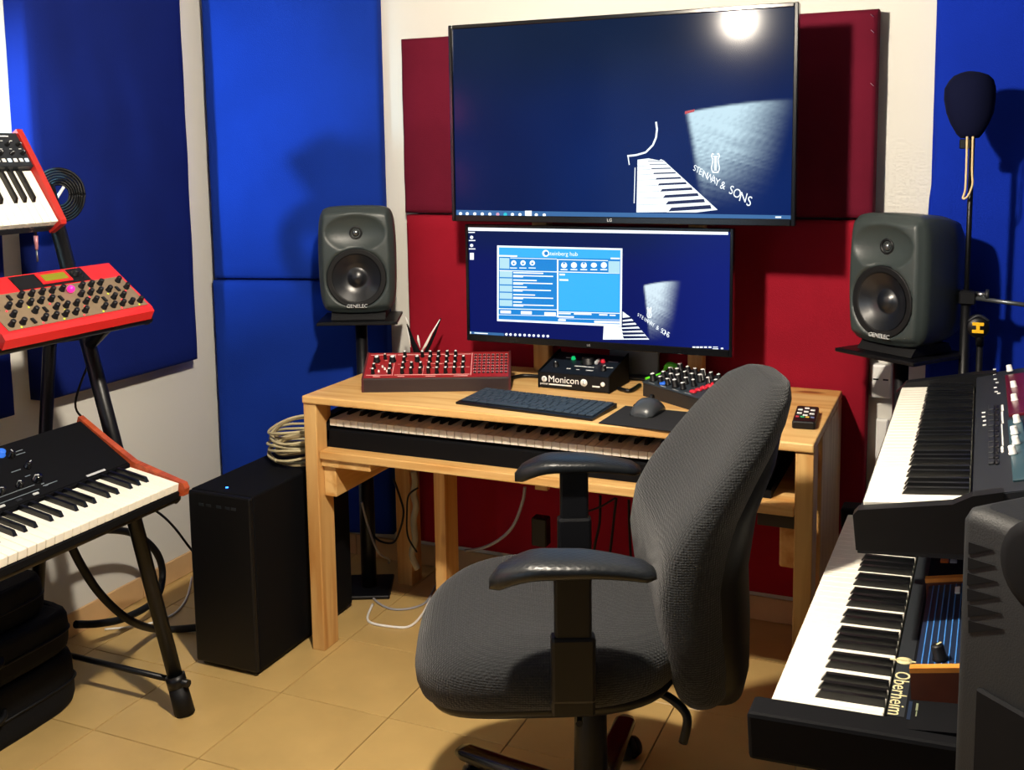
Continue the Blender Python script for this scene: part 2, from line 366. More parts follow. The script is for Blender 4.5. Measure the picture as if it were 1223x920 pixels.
# ------------------------------------------------------------------ desk
DZ = 0.755; DX0, DX1, DY0, DY1 = -1.706, -0.305, 2.406, 2.985
desk = thing('desk', 'pine studio desk with a keyboard shelf under its top', 'desk', (-1.0, 2.7, 0))
def dp(a, c): return (Vector(a)-desk.location, Vector(c)-desk.location)
def dbox(name, a, c, m, bev=0.003): p, q = dp(a, c); return box(name, p, q, m, desk, bev, 2)
dbox('desk_top', (DX0, DY0, DZ-0.022), (DX1, DY1, DZ), PINE_X, 0.004)
for x0 in (DX0, DX1-0.042): dbox('leg', (x0, DY0+0.006, 0), (x0+0.042, DY0+0.082, DZ-0.022), PINE_Z)
dbox('leg', (DX0, DY1-0.075, 0), (DX0+0.055, DY1-0.005, DZ-0.022), PINE_Z)
dbox('leg', (DX1-0.042, DY1-0.42, 0), (DX1, DY1-0.005, DZ-0.022), PINE_Z)
px = dy(518, 600, 2.70).x
dbox('middle_post', (px, 2.70, 0), (px+0.038, 2.785, 0.572), PINE_Z)
dbox('keyboard_shelf', (DX0+0.044, 2.418, 0.572), (DX1-0.044, 2.93, 0.596), PINE_X)
# runners under the shelf
dbox('runner_plank', (DX0+0.043, 2.428, 0.548), (DX0+0.205, 2.90, 0.570), PINE_Y)
dbox('runner_beam', (DX0+0.043, 2.440, 0.458), (DX0+0.083, 2.90, 0.547), PINE_Y)
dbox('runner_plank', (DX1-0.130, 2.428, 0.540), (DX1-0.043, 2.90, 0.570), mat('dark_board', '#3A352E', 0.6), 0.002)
dbox('runner_beam', (DX1-0.083, 2.46, 0.43), (DX1-0.043, 2.90, 0.539), PINE_Y, 0.006)
for i in range(5): dbox('slide_screw_plate', (DX0+0.105+i*0.017, 2.424, 0.571), (DX0+0.116+i*0.017, 2.428, 0.578), STEEL if i % 2 else BLACK, 0.001)
# pine frame behind the screens
sf = thing('screen_frame', 'pine post frame standing on the desk behind the monitor, carrying the television', 'frame', (-0.95, 2.957, DZ))
for a, b in ((637, 655), (821, 839)):
    x0, x1 = dy(a, 430, 2.935).x, dy(b, 430, 2.935).x
    box('screen_post', Vector((x0, 2.935, DZ))-sf.location, Vector((x1, 2.98, 1.60))-sf.location, PINE_Z, sf, 0.003)
box('crossbar', Vector((dy(637, 430, 2.9).x-0.02, 2.895, 1.46))-sf.location, Vector((dy(839, 430, 2.9).x+0.02, 2.934, 1.56))-sf.location, PINE_X, sf, 0.003)

# ------------------------------------------------------------------ screens
def emis(name, col, s=1.0):
    if name in MATS: return MATS[name]
    return mat(name, '#050608', 0.25, spec=0.3, emit=col, estr=s)
E_WHITE = emis('screen_white', '#F2FBFF', 1.3); E_LBLUE = emis('screen_light_blue', '#3AB4F8', 1.1); E_BLUE = emis('screen_blue', '#1C8CE0', 1.0)
E_BAR = emis('screen_taskbar', '#3E78B8', 0.8); E_NAVY = emis('screen_navy', '#0A1E58', 0.8); E_PALE = emis('screen_pale_blue', '#BDEBFA', 1.0); E_CYAN = emis('screen_cyan', '#22D0E0', 1.0); E_RED = emis('screen_red', '#D02040', 0.8); E_PINK = emis('screen_pink', '#F0A8C8', 0.9)
def vcol_mat(name, strength, rough=0.13):
    if name in MATS: return MATS[name]
    m = mat(name, '#030406', rough, spec=0.06); nt = m.node_tree; b = nt.nodes['Principled BSDF']
    at = nt.nodes.new('ShaderNodeVertexColor'); at.layer_name = 'picture'
    nt.links.new(at.outputs['Color'], b.inputs['Emission Color']); b.inputs['Emission Strength'].default_value = strength
    return m
def picture(name, p00, p11, nx, nz, fn, m, parent, off):
    """flat glowing picture on a screen: a vertex-coloured grid from bottom-left p00 to top-right p11 (plane y = const)"""
    vs = [Vector((p00.x+(p11.x-p00.x)*i/nx, p00.y, p00.z+(p11.z-p00.z)*k/nz))-off for k in range(nz+1) for i in range(nx+1)]
    me = bpy.data.meshes.new(name); me.from_pydata(vs, [], [(k*(nx+1)+i, k*(nx+1)+i+1, (k+1)*(nx+1)+i+1, (k+1)*(nx+1)+i) for k in range(nz) for i in range(nx)])
    ca_ = me.color_attributes.new('picture', 'FLOAT_COLOR', 'POINT')
    for k in range(nz+1):
        for i in range(nx+1):
            ca_.data[k*(nx+1)+i].color = (*fn(i/nx, k/nz), 1)
    me.materials.append(m); return new_obj(name, me, parent)
def mixc(a, b, t): t = max(0, min(1, t)); return tuple(a[i]*(1-t)+b[i]*t for i in range(3))
def sstep(a, b, x): t = max(0, min(1, (x-a)/(b-a))); return t*t*(3-2*t)
class Flat:
    """flat shapes drawn on a screen plane, from pixel corners"""
    def __init__(s, Y, off): s.Y = Y; s.off = off; s.mb = MB()
    def poly(s, pts, lift=0.0):
        p = [dy(x, y, s.Y-lift)-s.off for x, y in pts]; s.mb.add(p, [tuple(range(len(p)))]); return s
    def rect(s, x0, y0, x1, y1, sl=0.0, lift=0.0):
        return s.poly([(x0, y0), (x1, y0+sl*(x1-x0)), (x1, y1+sl*(x1-x0)), (x0, y1)], lift)
    def line(s, pts, wd, lift=0.0):
        for (xa, ya), (xb, yb) in zip(pts, pts[1:]):
            d = math.hypot(xb-xa, yb-ya) or 1; nx_, ny_ = -(yb-ya)/d*wd/2, (xb-xa)/d*wd/2
            s.poly([(xa+nx_, ya+ny_), (xb+nx_, yb+ny_), (xb-nx_, yb-ny_), (xa-nx_, ya-ny_)], lift)
        return s
    def disc(s, x, y, r, lift=0.0, n=14, ry=None): return s.poly([(x+r*math.cos(2*PI*k/n), y+(ry or r)*math.sin(2*PI*k/n)) for k in range(n)], lift)
    def build(s, name, m, parent):
        me = bpy.data.meshes.new(name); me.from_pydata(s.mb.v, [], s.mb.f); me.materials.append(m)
        return new_obj(name, me, parent)
def soundboard(X, Z, box_):
    """pale streaked wooden lid of the piano on the desktop picture, in 0..1 coordinates of its box"""
    x0, x1, z0, z1 = box_; s = (X-x0)/(x1-x0); v = (Z-z0)/(z1-z0)
    if not (-0.1 < s < 1.15 and -0.1 < v < 1.15): return 0
    left = 0.02+0.17*max(0.0, 1-v)**0.8
    k = sstep(left-0.02, left+0.05, s)*sstep(1.06, 0.42, s+0.22*(1-v))
    k *= sstep(1.0, 0.965, v-0.10*math.sin(s*PI*0.5)+0.09)
    k *= sstep(0.0, 0.62, v+0.10*(1-s))
    st = noise.noise(Vector((s*1.6+v*1.2, (v+s*0.28)*60, 2)))+0.6*noise.noise(Vector((s*5, (v+s*0.28)*120, 5)))
    return max(0, k*(0.40+0.75*v)*(1+0.75*st*(1.1-0.8*v)))

# television
TVY = 2.70
ta = dy(534, 30, TVY); tb = dy(954, 2.5, TVY); tc_ = dy(543, 264, TVY)
TX0, TX1, TZ0, TZ1 = -1.369, -0.400, 1.2325, 1.787
tv = thing('television', 'large flat television above the monitor showing a piano desktop picture', 'television', ((TX0+TX1)/2, TVY+0.03, TZ0))
off = tv.location
fr = MB(); b_ = 0.011
def O(p): return Vector(p)-off
for a, c in (((TX0, TVY, TZ0), (TX0+b_, TVY+0.03, TZ1)), ((TX1-b_, TVY, TZ0), (TX1, TVY+0.03, TZ1)), ((TX0+b_, TVY, TZ1-b_), (TX1-b_, TVY+0.03, TZ1)), ((TX0+b_, TVY, TZ0), (TX1-b_, TVY+0.03, TZ0+0.018))): fr.box(O(a), O(c), 0.002)
fr.build('bezel', BLACKG, tv)
box('back_shell', O((TX0+0.005, TVY+0.02, TZ0+0.005)), O((TX1-0.005, TVY+0.075, TZ1-0.005)), BLACK, tv, 0.012, 2)
box('wall_bracket', O((-1.06, TVY+0.075, 1.40)), O((-0.84, 2.894, 1.60)), BLACKM, tv, 0.004)
sx0, sx1, sz0, sz1 = TX0+b_, TX1-b_, TZ0+0.018, TZ1-b_
sb0 = dy(812, 245, TVY); sb1 = dy(948, 118, TVY)
tvbox = (sb0.x, sb1.x, sb0.z, sb1.z)
def tvfn(s, v):
    X = sx0+(sx1-sx0)*s; Z = sz0+(sz1-sz0)*v
    base = mixc(lin('#0A1C50')[:3], lin('#11223F')[:3], sstep(0.35, 1.0, v)*0.9)
    base = mixc(base, lin('#0C2A6C')[:3], sstep(0.1, 0.5, s)*sstep(0.9, 0.3, v)*0.6)
    n_ = 1+0.10*noise.noise(Vector((s*6, v*4, 0)))
    base = tuple(c*n_ for c in base)
    return mixc(base, lin('#D4F2FF')[:3], soundboard(X, Z, tvbox))
scr = picture('screen', Vector((sx0, TVY+0.006, sz0)), Vector((sx1, TVY+0.006, sz1)), 200, 112, tvfn, vcol_mat('television_picture', 0.95), tv, off)
FY = TVY+0.0055
def z5(x, y): return (750+x/6.115, 130+y/6.115)
f = Flat(FY, off)
f.poly([z5(*p) for p in ((70, 372), (150, 362), (230, 378), (285, 755), (62, 757))])
f.poly([z5(*p) for p in ((240, 368), (262, 378), (655, 738), (500, 757), (285, 757), (225, 380))])
f.line([z5(*p) for p in ((205, 95), (212, 150), (205, 210), (182, 265), (130, 318), (60, 338), (-5, 345))], 2.2, 0.0002)
f.line([z5(*p) for p in ((0, 345), (10, 410))], 1.2); f.line([z5(*p) for p in ((52, 430), (45, 690))], 1.0)
f.build('piano_keys_picture', E_WHITE, scr)
f = Flat(FY-0.0003, off)
for i in range(10):
    t = i/9; t = t**1.25
    lx, ly = 145+150*t, 385+365*t; rx, ry = 265+345*t, 385+345*t; h = 5+32*t
    f.poly([z5(lx+h*0.6, ly-h*0.75), z5(rx-8, ry-h*0.75), z5(rx, ry), z5(lx, ly)])
for i in range(9):
    y = 420+330*(i/8)**1.2; f.poly([z5(68, y), z5(150+130*(i/8), y-6), z5(150+130*(i/8), y-4), z5(68, y+1.5)])
f.build('black_keys_picture', E_NAVY, scr)
f = Flat(FY, off); f.rect(545, 250.8, 946, 258.5, 0.0165); f.build('taskbar', E_BAR, scr)
f = Flat(FY-0.0003, off)
for i, x in enumerate((550, 558, 567, 576, 585, 594.5, 603.5, 612, 621, 631, 640.5, 650)):
    if i == 9: f.rect(x-4, 251.8, x+4, 259.5)
    else: f.disc(x, 255.2+0.0165*(x-545), 2.0)
f.rect(926, 258.6, 933, 260.4); f.rect(924, 262, 939, 264); f.build('taskbar_icons', E_WHITE, scr)
f = Flat(FY-0.0004, off); f.disc(594.5, 256, 1.9); f.build('taskbar_icon', E_PINK, scr); f = Flat(FY-0.0004, off); f.disc(603.5, 256.2, 2.2); f.build('taskbar_icon', E_CYAN, scr)
f = Flat(FY-0.0003, off); f.poly([(818, 133), (830, 130.5), (829, 133.5), (818, 136.5)]); f.build('red_mark_picture', E_RED, scr)
def lyre(x, y, h, fl, wd):
    for s in (-1, 1): fl.line([(x+s*h*a, y+h*b) for a, b in ((0.06, 0.5), (0.17, 0.42), (0.2, 0.25), (0.15, 0.05), (0.13, -0.15), (0.2, -0.32), (0.15, -0.45), (0.08, -0.4))], wd)
    for k in (-0.05, 0, 0.05): fl.line([(x+k*h, y-0.3*h), (x+k*h, y+0.42*h)], wd*0.6)
    fl.line([(x-0.13*h, y-0.3*h), (x+0.13*h, y-0.3*h)], wd*0.8); fl.line([(x-0.16*h, y+0.5*h), (x+0.16*h, y+0.5*h)], wd)
f = Flat(FY-0.0003, off); lyre(854.5, 194, 24, f, 1.3); f.build('lyre_emblem', E_WHITE, scr)
def letters(fl_Y, off_, seq, par, px_m):
    for ch, x, y, h in seq:
        p = dy(x, y, fl_Y)-off_
        o = text('lettering', ch, h*px_m*1.35, E_WHITE, par, p, (PI/2, math.radians(14), 0), extrude=0.0001, sx=0.78)
let = [('S', 829.7, 201.0, 7), ('T', 833.2, 203.2, 7.2), ('E', 836.6, 205.4, 7.4), ('I', 839.4, 207.4, 7.6), ('N', 842.6, 209.3, 7.8), ('W', 847.5, 212.2, 8), ('A', 852.3, 215.2, 8.4), ('Y', 856.6, 218, 8.8), ('&', 863.3, 221.8, 9.2), ('S', 873.5, 227.5, 10), ('O', 880.2, 231.5, 10.5), ('N', 887.6, 236.2, 11), ('S', 894.8, 241, 11.5)]
letters(FY-0.0005, off, let, scr, 0.00233)
text('maker_logo', 'LG', 0.012, SILVER, tv, O((dy(728, 265, TVY).x, TVY-0.0005, TZ0+0.009)), (PI/2, 0, 0))

# monitor
MY = 2.755
ma = dy(555, 268, MY); mb_ = dy(876, 273, MY); mc = dy(556, 406.6, MY)
MX0, MX1, MZ0, MZ1 = ma.x, mb_.x, mc.z, ma.z
mon = thing('monitor', 'ultrawide monitor on the desk showing a blue software window', 'monitor', ((MX0+MX1)/2, MY+0.03, DZ))
off = mon.location
fr = MB()
for a, c in (((MX0, MY, MZ0), (MX0+0.009, MY+0.025, MZ1)), ((MX1-0.009, MY, MZ0), (MX1, MY+0.025, MZ1)), ((MX0+0.009, MY, MZ1-0.009), (MX1-0.009, MY+0.025, MZ1)), ((MX0+0.009, MY, MZ0), (MX1-0.009, MY+0.025, MZ0+0.02))): fr.box(O(a), O(c), 0.0015)
fr.build('bezel', BLACKG, mon)
box('back_shell', O((MX0+0.004, MY+0.018, MZ0+0.004)), O((MX1-0.004, MY+0.055, MZ1-0.004)), BLACK, mon, 0.01, 2)
GREYPL = mat('grey_stand_plate', '#565C64', 0.45, metal=0.3)
n0, n1 = dy(728, 440, 2.945).x, dy(787, 440, 2.945).x
box('stand_neck', O((n0, 2.942, DZ+0.008)), O((n1, 2.954, MZ0+0.14)), GREYPL, mon, 0.003)
box('neck_joint', O((n0+0.02, MY+0.05, MZ0+0.06)), O((n1-0.02, 2.943, MZ0+0.13)), BLACK, mon)
box('stand_foot', O((n0-0.03, 2.915, DZ)), O((n1+0.03, 2.982, DZ+0.009)), GREYPL, mon, 0.003)
sx0, sx1, sz0, sz1 = MX0+0.009, MX1-0.009, MZ0+0.02, MZ1-0.009
sb0 = dy(766, 405, MY); sb1 = dy(812, 336, MY); mbox = (sb0.x, sb1.x, sb0.z, sb1.z)
def monfn(s, v):
    X = sx0+(sx1-sx0)*s; Z = sz0+(sz1-sz0)*v
    base = mixc(lin('#0A1660')[:3], lin('#0C1E50')[:3], sstep(0.6, 1.0, v)); base = mixc(base, lin('#12258A')[:3], sstep(0.6, 1, s)*0.5)
    return mixc(base, lin('#E0F4FF')[:3], soundboard(X, Z, mbox))
scr = picture('screen', Vector((sx0, MY+0.005, sz0)), Vector((sx1, MY+0.005, sz1)), 200, 88, monfn, vcol_mat('monitor_picture', 1.0, 0.3), mon, off)
FY = MY+0.0046
S = 3.397
def z6(x, y): return (540+x/S, 255+y/S)
f = Flat(FY, off)
f.poly([z6(65, 55), z6(1120, 70), z6(1120, 87), z6(65, 70)])
f.poly([z6(692, 398), z6(722, 420), z6(800, 512), z6(612, 512), z6(615, 455), z6(692, 462)])
f.build('piano_keys_picture', E_WHITE, scr)
f = Flat(FY-0.0003, off)
for i in range(6):
    t = i/5; f.poly([z6(680+12*t, 425+72*t), z6(725+62*t, 420+78*t), z6(730+64*t, 428+78*t), z6(684+12*t, 434+74*t)])
f.build('black_keys_picture', E_NAVY, scr)
Q = 7.644
def z7(x, y): return (590+x/Q, 290+y/Q)
f = Flat(FY-0.0006, off); f.poly([z7(28, 25), z7(1172, 52), z7(1165, 768), z7(28, 715)]); win_ = f.build('software_window', E_WHITE, scr)
f = Flat(FY-0.0009, off); f.poly([z7(45, 42), z7(1155, 68), z7(1148, 745), z7(42, 698)]); f.build('window_panel', E_BLUE, scr)
f = Flat(FY-0.0012, off); f.poly([z7(592, 275), z7(1146, 288), z7(1145, 635), z7(592, 620)]); f.poly([z7(45, 42), z7(1155, 68), z7(1153, 150), z7(45, 128)]); f.build('window_panel', E_LBLUE, scr)
f = Flat(FY-0.0015, off)
def q7(x0, y0, x1, y1, sl=0.024): f.poly([z7(x0, y0), z7(x1, y0+sl*(x1-x0)), z7(x1, y1+sl*(x1-x0)), z7(x0, y1)])
q7(45, 112, 212, 126); q7(1065, 136, 1148, 150); q7(148, 136, 575, 142); q7(590, 150, 1040, 157); q7(50, 250, 575, 258); q7(592, 262, 1146, 270); q7(42, 598, 575, 605); q7(592, 628, 1146, 636); q7(42, 655, 575, 660); q7(592, 690, 1146, 694)
f.poly([z7(575, 150), z7(588, 150), z7(588, 680), z7(575, 680)])
for y, a, b in ((268, 450, 540), (335, 390, 535), (398, 300, 520), (468, 375, 540), (535, 255, 545)): q7(175, y, a, y+11); q7(175, y+26, b, y+36); q7(175, y+37, 175+(b-175)*0.25, y+46)
for x in (180, 265, 350): f.disc(*z7(x, 185), 3.2); q7(x-34, 226, x+30, 234)
for x in (640, 730, 820, 912, 1003): f.disc(*z7(x, 205), 3.6, ry=3.6 if x != 912 else 3.0); q7(x-32, 240, x+30, 250)
q7(598, 283, 648, 298); q7(598, 332, 678, 347)
q7(58, 618, 155, 644); q7(245, 624, 345, 652); q7(460, 634, 565, 664); q7(590, 640, 700, 652); q7(730, 642, 890, 656); q7(960, 652, 1036, 664); q7(1055, 656, 1110, 668); q7(585, 668, 730, 682); q7(585, 698, 655, 714); q7(915, 712, 1148, 732)
f.disc(*z7(472, 97), 4.2)
f.build('window_text_lines', E_WHITE, scr)
for q_ in [[(52, 138), (140, 141), (140, 238), (52, 235)], [(1045, 168), (1148, 170), (1148, 280), (1045, 278)]]+[[(52, 258+66*k), (166, 261+66*k), (166, 316+66*k), (52, 313+66*k)] for k in range(5)]:
    f = Flat(FY-0.0017, off); f.poly([z7(*p) for p in q_]); f.build('window_button', E_PALE, scr)
f = Flat(FY-0.0019, off); f.disc(*z7(476, 97), 2.4)
for x in (180, 265, 350, 640, 820): f.disc(*z7(x, 188), 1.2)
f.build('icon_details', E_BLUE, scr)
p = dy(*z7(628, 102), FY-0.0019)-off
text('window_title', 'steinberg hub', 0.0165, E_WHITE, scr, p, (PI/2, 0, 0), extrude=0.0001)
f = Flat(FY, off); f.poly([z6(65, 478), z6(210, 486), z6(210, 500), z6(65, 492)]); f.build('taskbar', E_BAR, scr)
f = Flat(FY-0.0003, off)
for i, x in enumerate((72, 220, 237, 256, 275, 294, 313, 331, 350, 370, 388)): f.disc(*z6(x, 484+(x-72)*0.045), 1.6)
f.poly([z6(90, 483), z6(145, 486), z6(145, 490), z6(90, 487)])
for x in (975, 990, 1005, 1022, 1040): f.rect(*z6(x, 540), *z6(x+12, 546))
f.rect(*z6(1058, 541), *z6(1078, 544)); f.rect(*z6(1056, 548), *z6(1080, 551)); f.rect(*z6(1090, 545), *z6(1100, 551))
for x, y in ((78, 75), (80, 108), (80, 142)): f.rect(*z6(x-12, y), *z6(x+14, y+4))
f.disc(*z6(79, 97), 2.0); f.disc(*z6(79, 130), 2.0); f.rect(*z6(72, 160), *z6(88, 188)); f.build('desktop_icons', E_WHITE, scr)
f = Flat(FY-0.0003, off); lyre(*z6(800, 400), 13, f, 0.9); f.build('lyre_emblem', E_WHITE, scr)
seq = []
for i, ch in enumerate('STEINWAY & SONS'):
    if ch == ' ': continue
    t = i/14; x, y = z6(755+122*t, 412+82*t); seq.append((ch, x, y, 4.0+2.4*t))
letters(FY-0.0004, off, seq, scr, 0.00233)
text('maker_logo', 'LG', 0.009, SILVER, mon, O((dy(703, 413, MY).x, MY-0.0005, MZ0+0.009)), (PI/2, 0, 0))

# ------------------------------------------------------------------ keys
BLACK_AFTER = {0: -0.0020, 1: 0.0020, 3: -0.0030, 4: 0.0, 5: 0.0030}
def add_keys(parent, nw, start, x0, y0, z0, wl=0.15, bl=0.095, unit=0.0235, lip=0.020, wm=None, bh=0.011):
    """white and black keys; x along the keyboard, y away from the player, z0 the top of the white keys"""
    wk = shared('white_key_%.3f_%.4f_%.3f' % (wl, unit, lip), lambda: MB().box((0.0006, 0, -lip), (unit-0.0006, wl, 0), 0.0012), wm or WHITEKEY)
    def bk():
        a = unit*0.215; m = MB(); b = a*0.78
        m.add([(-a, 0, 0), (a, 0, 0), (a, bl, 0), (-a, bl, 0), (-b, 0.008, bh), (b, 0.008, bh), (b, bl, bh), (-b, bl, bh)], [(3, 2, 1, 0), (4, 5, 6, 7), (0, 1, 5, 4), (1, 2, 6, 5), (2, 3, 7, 6), (3, 0, 4, 7)])
        return m
    bkm = shared('black_key_%.3f_%.4f' % (bl, unit), bk, BLACKKEY)
    for i in range(nw):
        new_obj('white_key', wk, parent, (x0+i*unit, y0, z0)); d = (start+i) % 7
        if d in BLACK_AFTER and i < nw-1: new_obj('black_key', bkm, parent, (x0+(i+1)*unit+BLACK_AFTER[d], y0+wl-bl, z0))
def knob_mesh(r, h, white_tip=True):
    def fn():
        return MB().lathe([(r, 0), (r*1.05, h*0.12), (r*0.86, h*0.2), (r*0.8, h*0.92), (r*0.68, h), (0.0001, h)], 14)
    return fn
def add_knob(parent, x, y, z, r, h, m=None, tip=None, ang=0.0, cap=False):
    """a knob, one mesh; its pointer line (and cap) take the second material"""
    m = m or BLACK; key = 'knob_%.4f_%.4f_%s_%s_%d' % (r, h, m.name, tip.name if tip else '', cap)
    if key not in SHARED:
        me = knob_mesh(r, h)().mesh(key); me.materials.append(m)
        if tip:
            t = MB().box((-r*0.13, 0.0, h), (r*0.13, r*0.66, h+0.0006)).box((-r*0.1, r*0.6, h*0.25), (r*0.1, r*0.84, h+0.0006))
            if cap: t.lathe([(0.0001, h), (r*0.55, h), (r*0.5, h+0.0007), (0.0001, h+0.0009)], 12)
            t2 = t.mesh(key+'_tip'); bm_ = bmesh.new(); bm_.from_mesh(me); n_ = len(bm_.faces); bm_.from_mesh(t2); bm_.faces.ensure_lookup_table()
            for f_ in bm_.faces[n_:]: f_.material_index = 1
            bm_.to_mesh(me); bm_.free(); bpy.data.meshes.remove(t2); me.materials.append(tip)
        SHARED[key] = me
    return new_obj('knob', SHARED[key], parent, (x, y, z), (0, 0, ang))

# stage piano on the desk shelf
pz = 0.679; piano = thing('stage_piano', 'long black digital piano with white key fronts on the desk shelf', 'piano', (-1.0, 2.47, 0.597))
pz0 = pz-0.597
kx0 = dy(393, 506, 2.462).x+1.0
pm = MB(); pm.prism([(-0.008, 0), (0.36, 0), (0.36, 0.095), (0.155, 0.095), (0.155, pz0-0.022), (0.0, pz0-0.03), (-0.008, pz0-0.034)], kx0-0.03, kx0+1.2455, 0)
pm.build('body', BLACKM, piano)
for a, c in ((kx0-0.03, kx0-0.001), (kx0+1.2225, kx0+1.2455)): MB().prism([(-0.008, 0.02), (0.155, 0.02), (0.155, 0.095), (0.02, 0.09), (-0.008, 0.07)], a, c, 0).build('end_cheek', BLACKM, piano)
add_keys(piano, 52, 5, kx0, -0.006, pz0, 0.155, 0.098)

# ------------------------------------------------------------------ red desktop synthesizer
p1 = dz(432, 469, DZ); p2 = dz(610, 467, DZ); ang = math.atan2(p2.y-p1.y, p2.x-p1.x)
nt_ = thing('red_desktop_synthesizer', 'red desktop synthesizer with rows of black knobs and a patch bay', 'synthesizer', ((p1.x+p2.x)/2, (p1.y+p2.y)/2, DZ), (0, 0, ang))
W2 = 0.212; prof = [(0, 0), (0.136, 0), (0.136, 0.088), (0.125, 0.088), (0.004, 0.040), (0, 0.036)]
MB().prism(prof, -W2+0.006, W2-0.006, 0).build('case', mat('dark_brown_case', '#2A1C1C', 0.5), nt_)
for s in (-1, 1): MB().prism([(-0.001, 0), (0.137, 0), (0.137, 0.090), (0.124, 0.090), (-0.001, 0.039)], s*W2-0.006*(s > 0), s*W2+0.006*(s < 0), 0).build('side_cheek', mat('maroon_cheek', '#4A1A1C', 0.45), nt_)
ta_ = math.atan2(0.048, 0.121)
pn = new_obj('control_panel', None); bpy.data.objects.remove(pn)
pn = MB().box((-W2+0.006, 0, -0.001), (W2-0.006, 0.1295, 0.0012)).build('control_panel', REDPANEL, nt_, (0, 0.004, 0.0405), (ta_, 0, 0))
# printed section lines
pr = MB()
for a, b, c, d in ((-0.2, 0.012, -0.13, 0.014), (-0.12, 0.012, 0.095, 0.014), (-0.2, 0.118, -0.13, 0.12), (-0.12, 0.118, 0.095, 0.12), (-0.127, 0.01, -0.1255, 0.122), (-0.04, 0.01, -0.0388, 0.06), (0.098, 0.008, 0.0995, 0.124), (0.02, 0.05, 0.094, 0.0515), (-0.03, 0.07, 0.05, 0.0712), (-0.11, 0.004, -0.09, 0.0065), (-0.03, 0.004, -0.002, 0.0065), (0.05, 0.004, 0.09, 0.0065), (-0.18, 0.004, -0.16, 0.0065)): pr.box((a, b, 0.001), (c, d, 0.0016))
for i in range(14): x = -0.195+0.02*i; pr.box((x, 0.048+0.02*(i % 3), 0.001), (x+0.008, 0.0495+0.02*(i % 3), 0.0016))
pr.build('panel_print', mat('pink_print', '#E8B8B4', 0.6), pn)
def nknob(x, y, r=0.0062, h=0.019): add_knob(pn, x, y, 0.0012, r, h, BLACK, WPRINT, random.uniform(-1.2, 1.2), True)
for x, y, r in ((-0.178, 0.085, 0.0105), (-0.132, 0.085, 0.0105), (-0.155, 0.098, 0.0055), (-0.182, 0.048, 0.006), (-0.182, 0.022, 0.006), (-0.135, 0.048, 0.006), (-0.135, 0.022, 0.006), (-0.06, 0.085, 0.0085)): nknob(x, y, r, 0.017)
for i, x in enumerate((-0.098, -0.073, -0.047, -0.023, 0.001, 0.026, 0.051, 0.075)):
    for j, y in enumerate((0.022, 0.050, 0.080, 0.108)):
        if (i, j) in ((1, 2), (1, 3), (7, 3), (2, 2)): continue
        nknob(x, y)
for i in range(5): add_knob(pn, -0.166+0.008*i, 0.03+0.012*((i*2) % 3), 0.0012, 0.003, 0.006, WHITE)
jk = shared('patch_jack', lambda: MB().lathe([(0.0036, 0), (0.0036, 0.0022), (0.0018, 0.0022), (0.0018, 0.0004), (0.0001, 0.0004)], 10), mat('patch_socket', '#1A1416', 0.4))
for i in range(8):
    for j in range(7): new_obj('patch_jack', jk, pn, (0.109+0.0128*i, 0.020+0.0152*j, 0.0012))
pr2 = MB()
for i in range(8):
    for j in range(7): pr2.box((0.109+0.0128*i-0.004, 0.020+0.0152*j+0.0052, 0.001), (0.109+0.0128*i+0.004, 0.020+0.0152*j+0.0066, 0.0015))
pr2.build('patch_print', WPRINT, pn)

# ------------------------------------------------------------------ V-shaped black and white ornament behind it
vz = thing('pointed_ornament', 'black and white V-shaped pointed ornament standing behind the red desktop synthesizer', 'ornament', dz(506, 437, DZ))
vo = vz.location
def vpt(x, y): return dy(x, y, vo.y)-vo
def blade(name, pts, wds, m, yy=0.0):
    rings = []
    for (x, y), wd in zip(pts, wds):
        c = vpt(x, y); c.y += yy
        rings.append([c+Vector((wd*math.cos(t), 0.35*wd*math.sin(t), 0)) for t in [2*PI*k/10 for k in range(10)]])
    MB().loft(rings).build(name, m, vz)
b0 = vpt(505, 437); MB().lathe([(0.001, 0), (0.024, 0), (0.022, 0.008), (0.012, 0.02), (0.012, 0.04)], 20).build('base', BLACKM, vz)
blade('blade', [(503, 432), (497, 418), (492, 405), (488, 392), (486, 387)], [0.016, 0.013, 0.0075, 0.004, 0.002], BLACKM)
blade('white_tip', [(488.5, 388.5), (486.5, 384), (484.5, 378.5)], [0.0035, 0.0035, 0.002], WHITE, -0.001)
blade('white_edge', [(491, 414.5), (489.5, 402), (487, 391)], [0.0022, 0.0022, 0.001], WHITE, -0.005)
blade('white_fin', [(502.5, 415), (500.5, 406), (500, 400)], [0.0015, 0.0045, 0.0015], WHITE, -0.005)
blade('blade', [(505, 428), (511, 416), (519, 399), (526.5, 380)], [0.006, 0.007, 0.005, 0.0025], BLACKM)
blade('white_edge', [(504.5, 419), (509, 412), (515.5, 399), (526, 381.5)], [0.0035, 0.005, 0.0035, 0.0015], WHITE, -0.004)

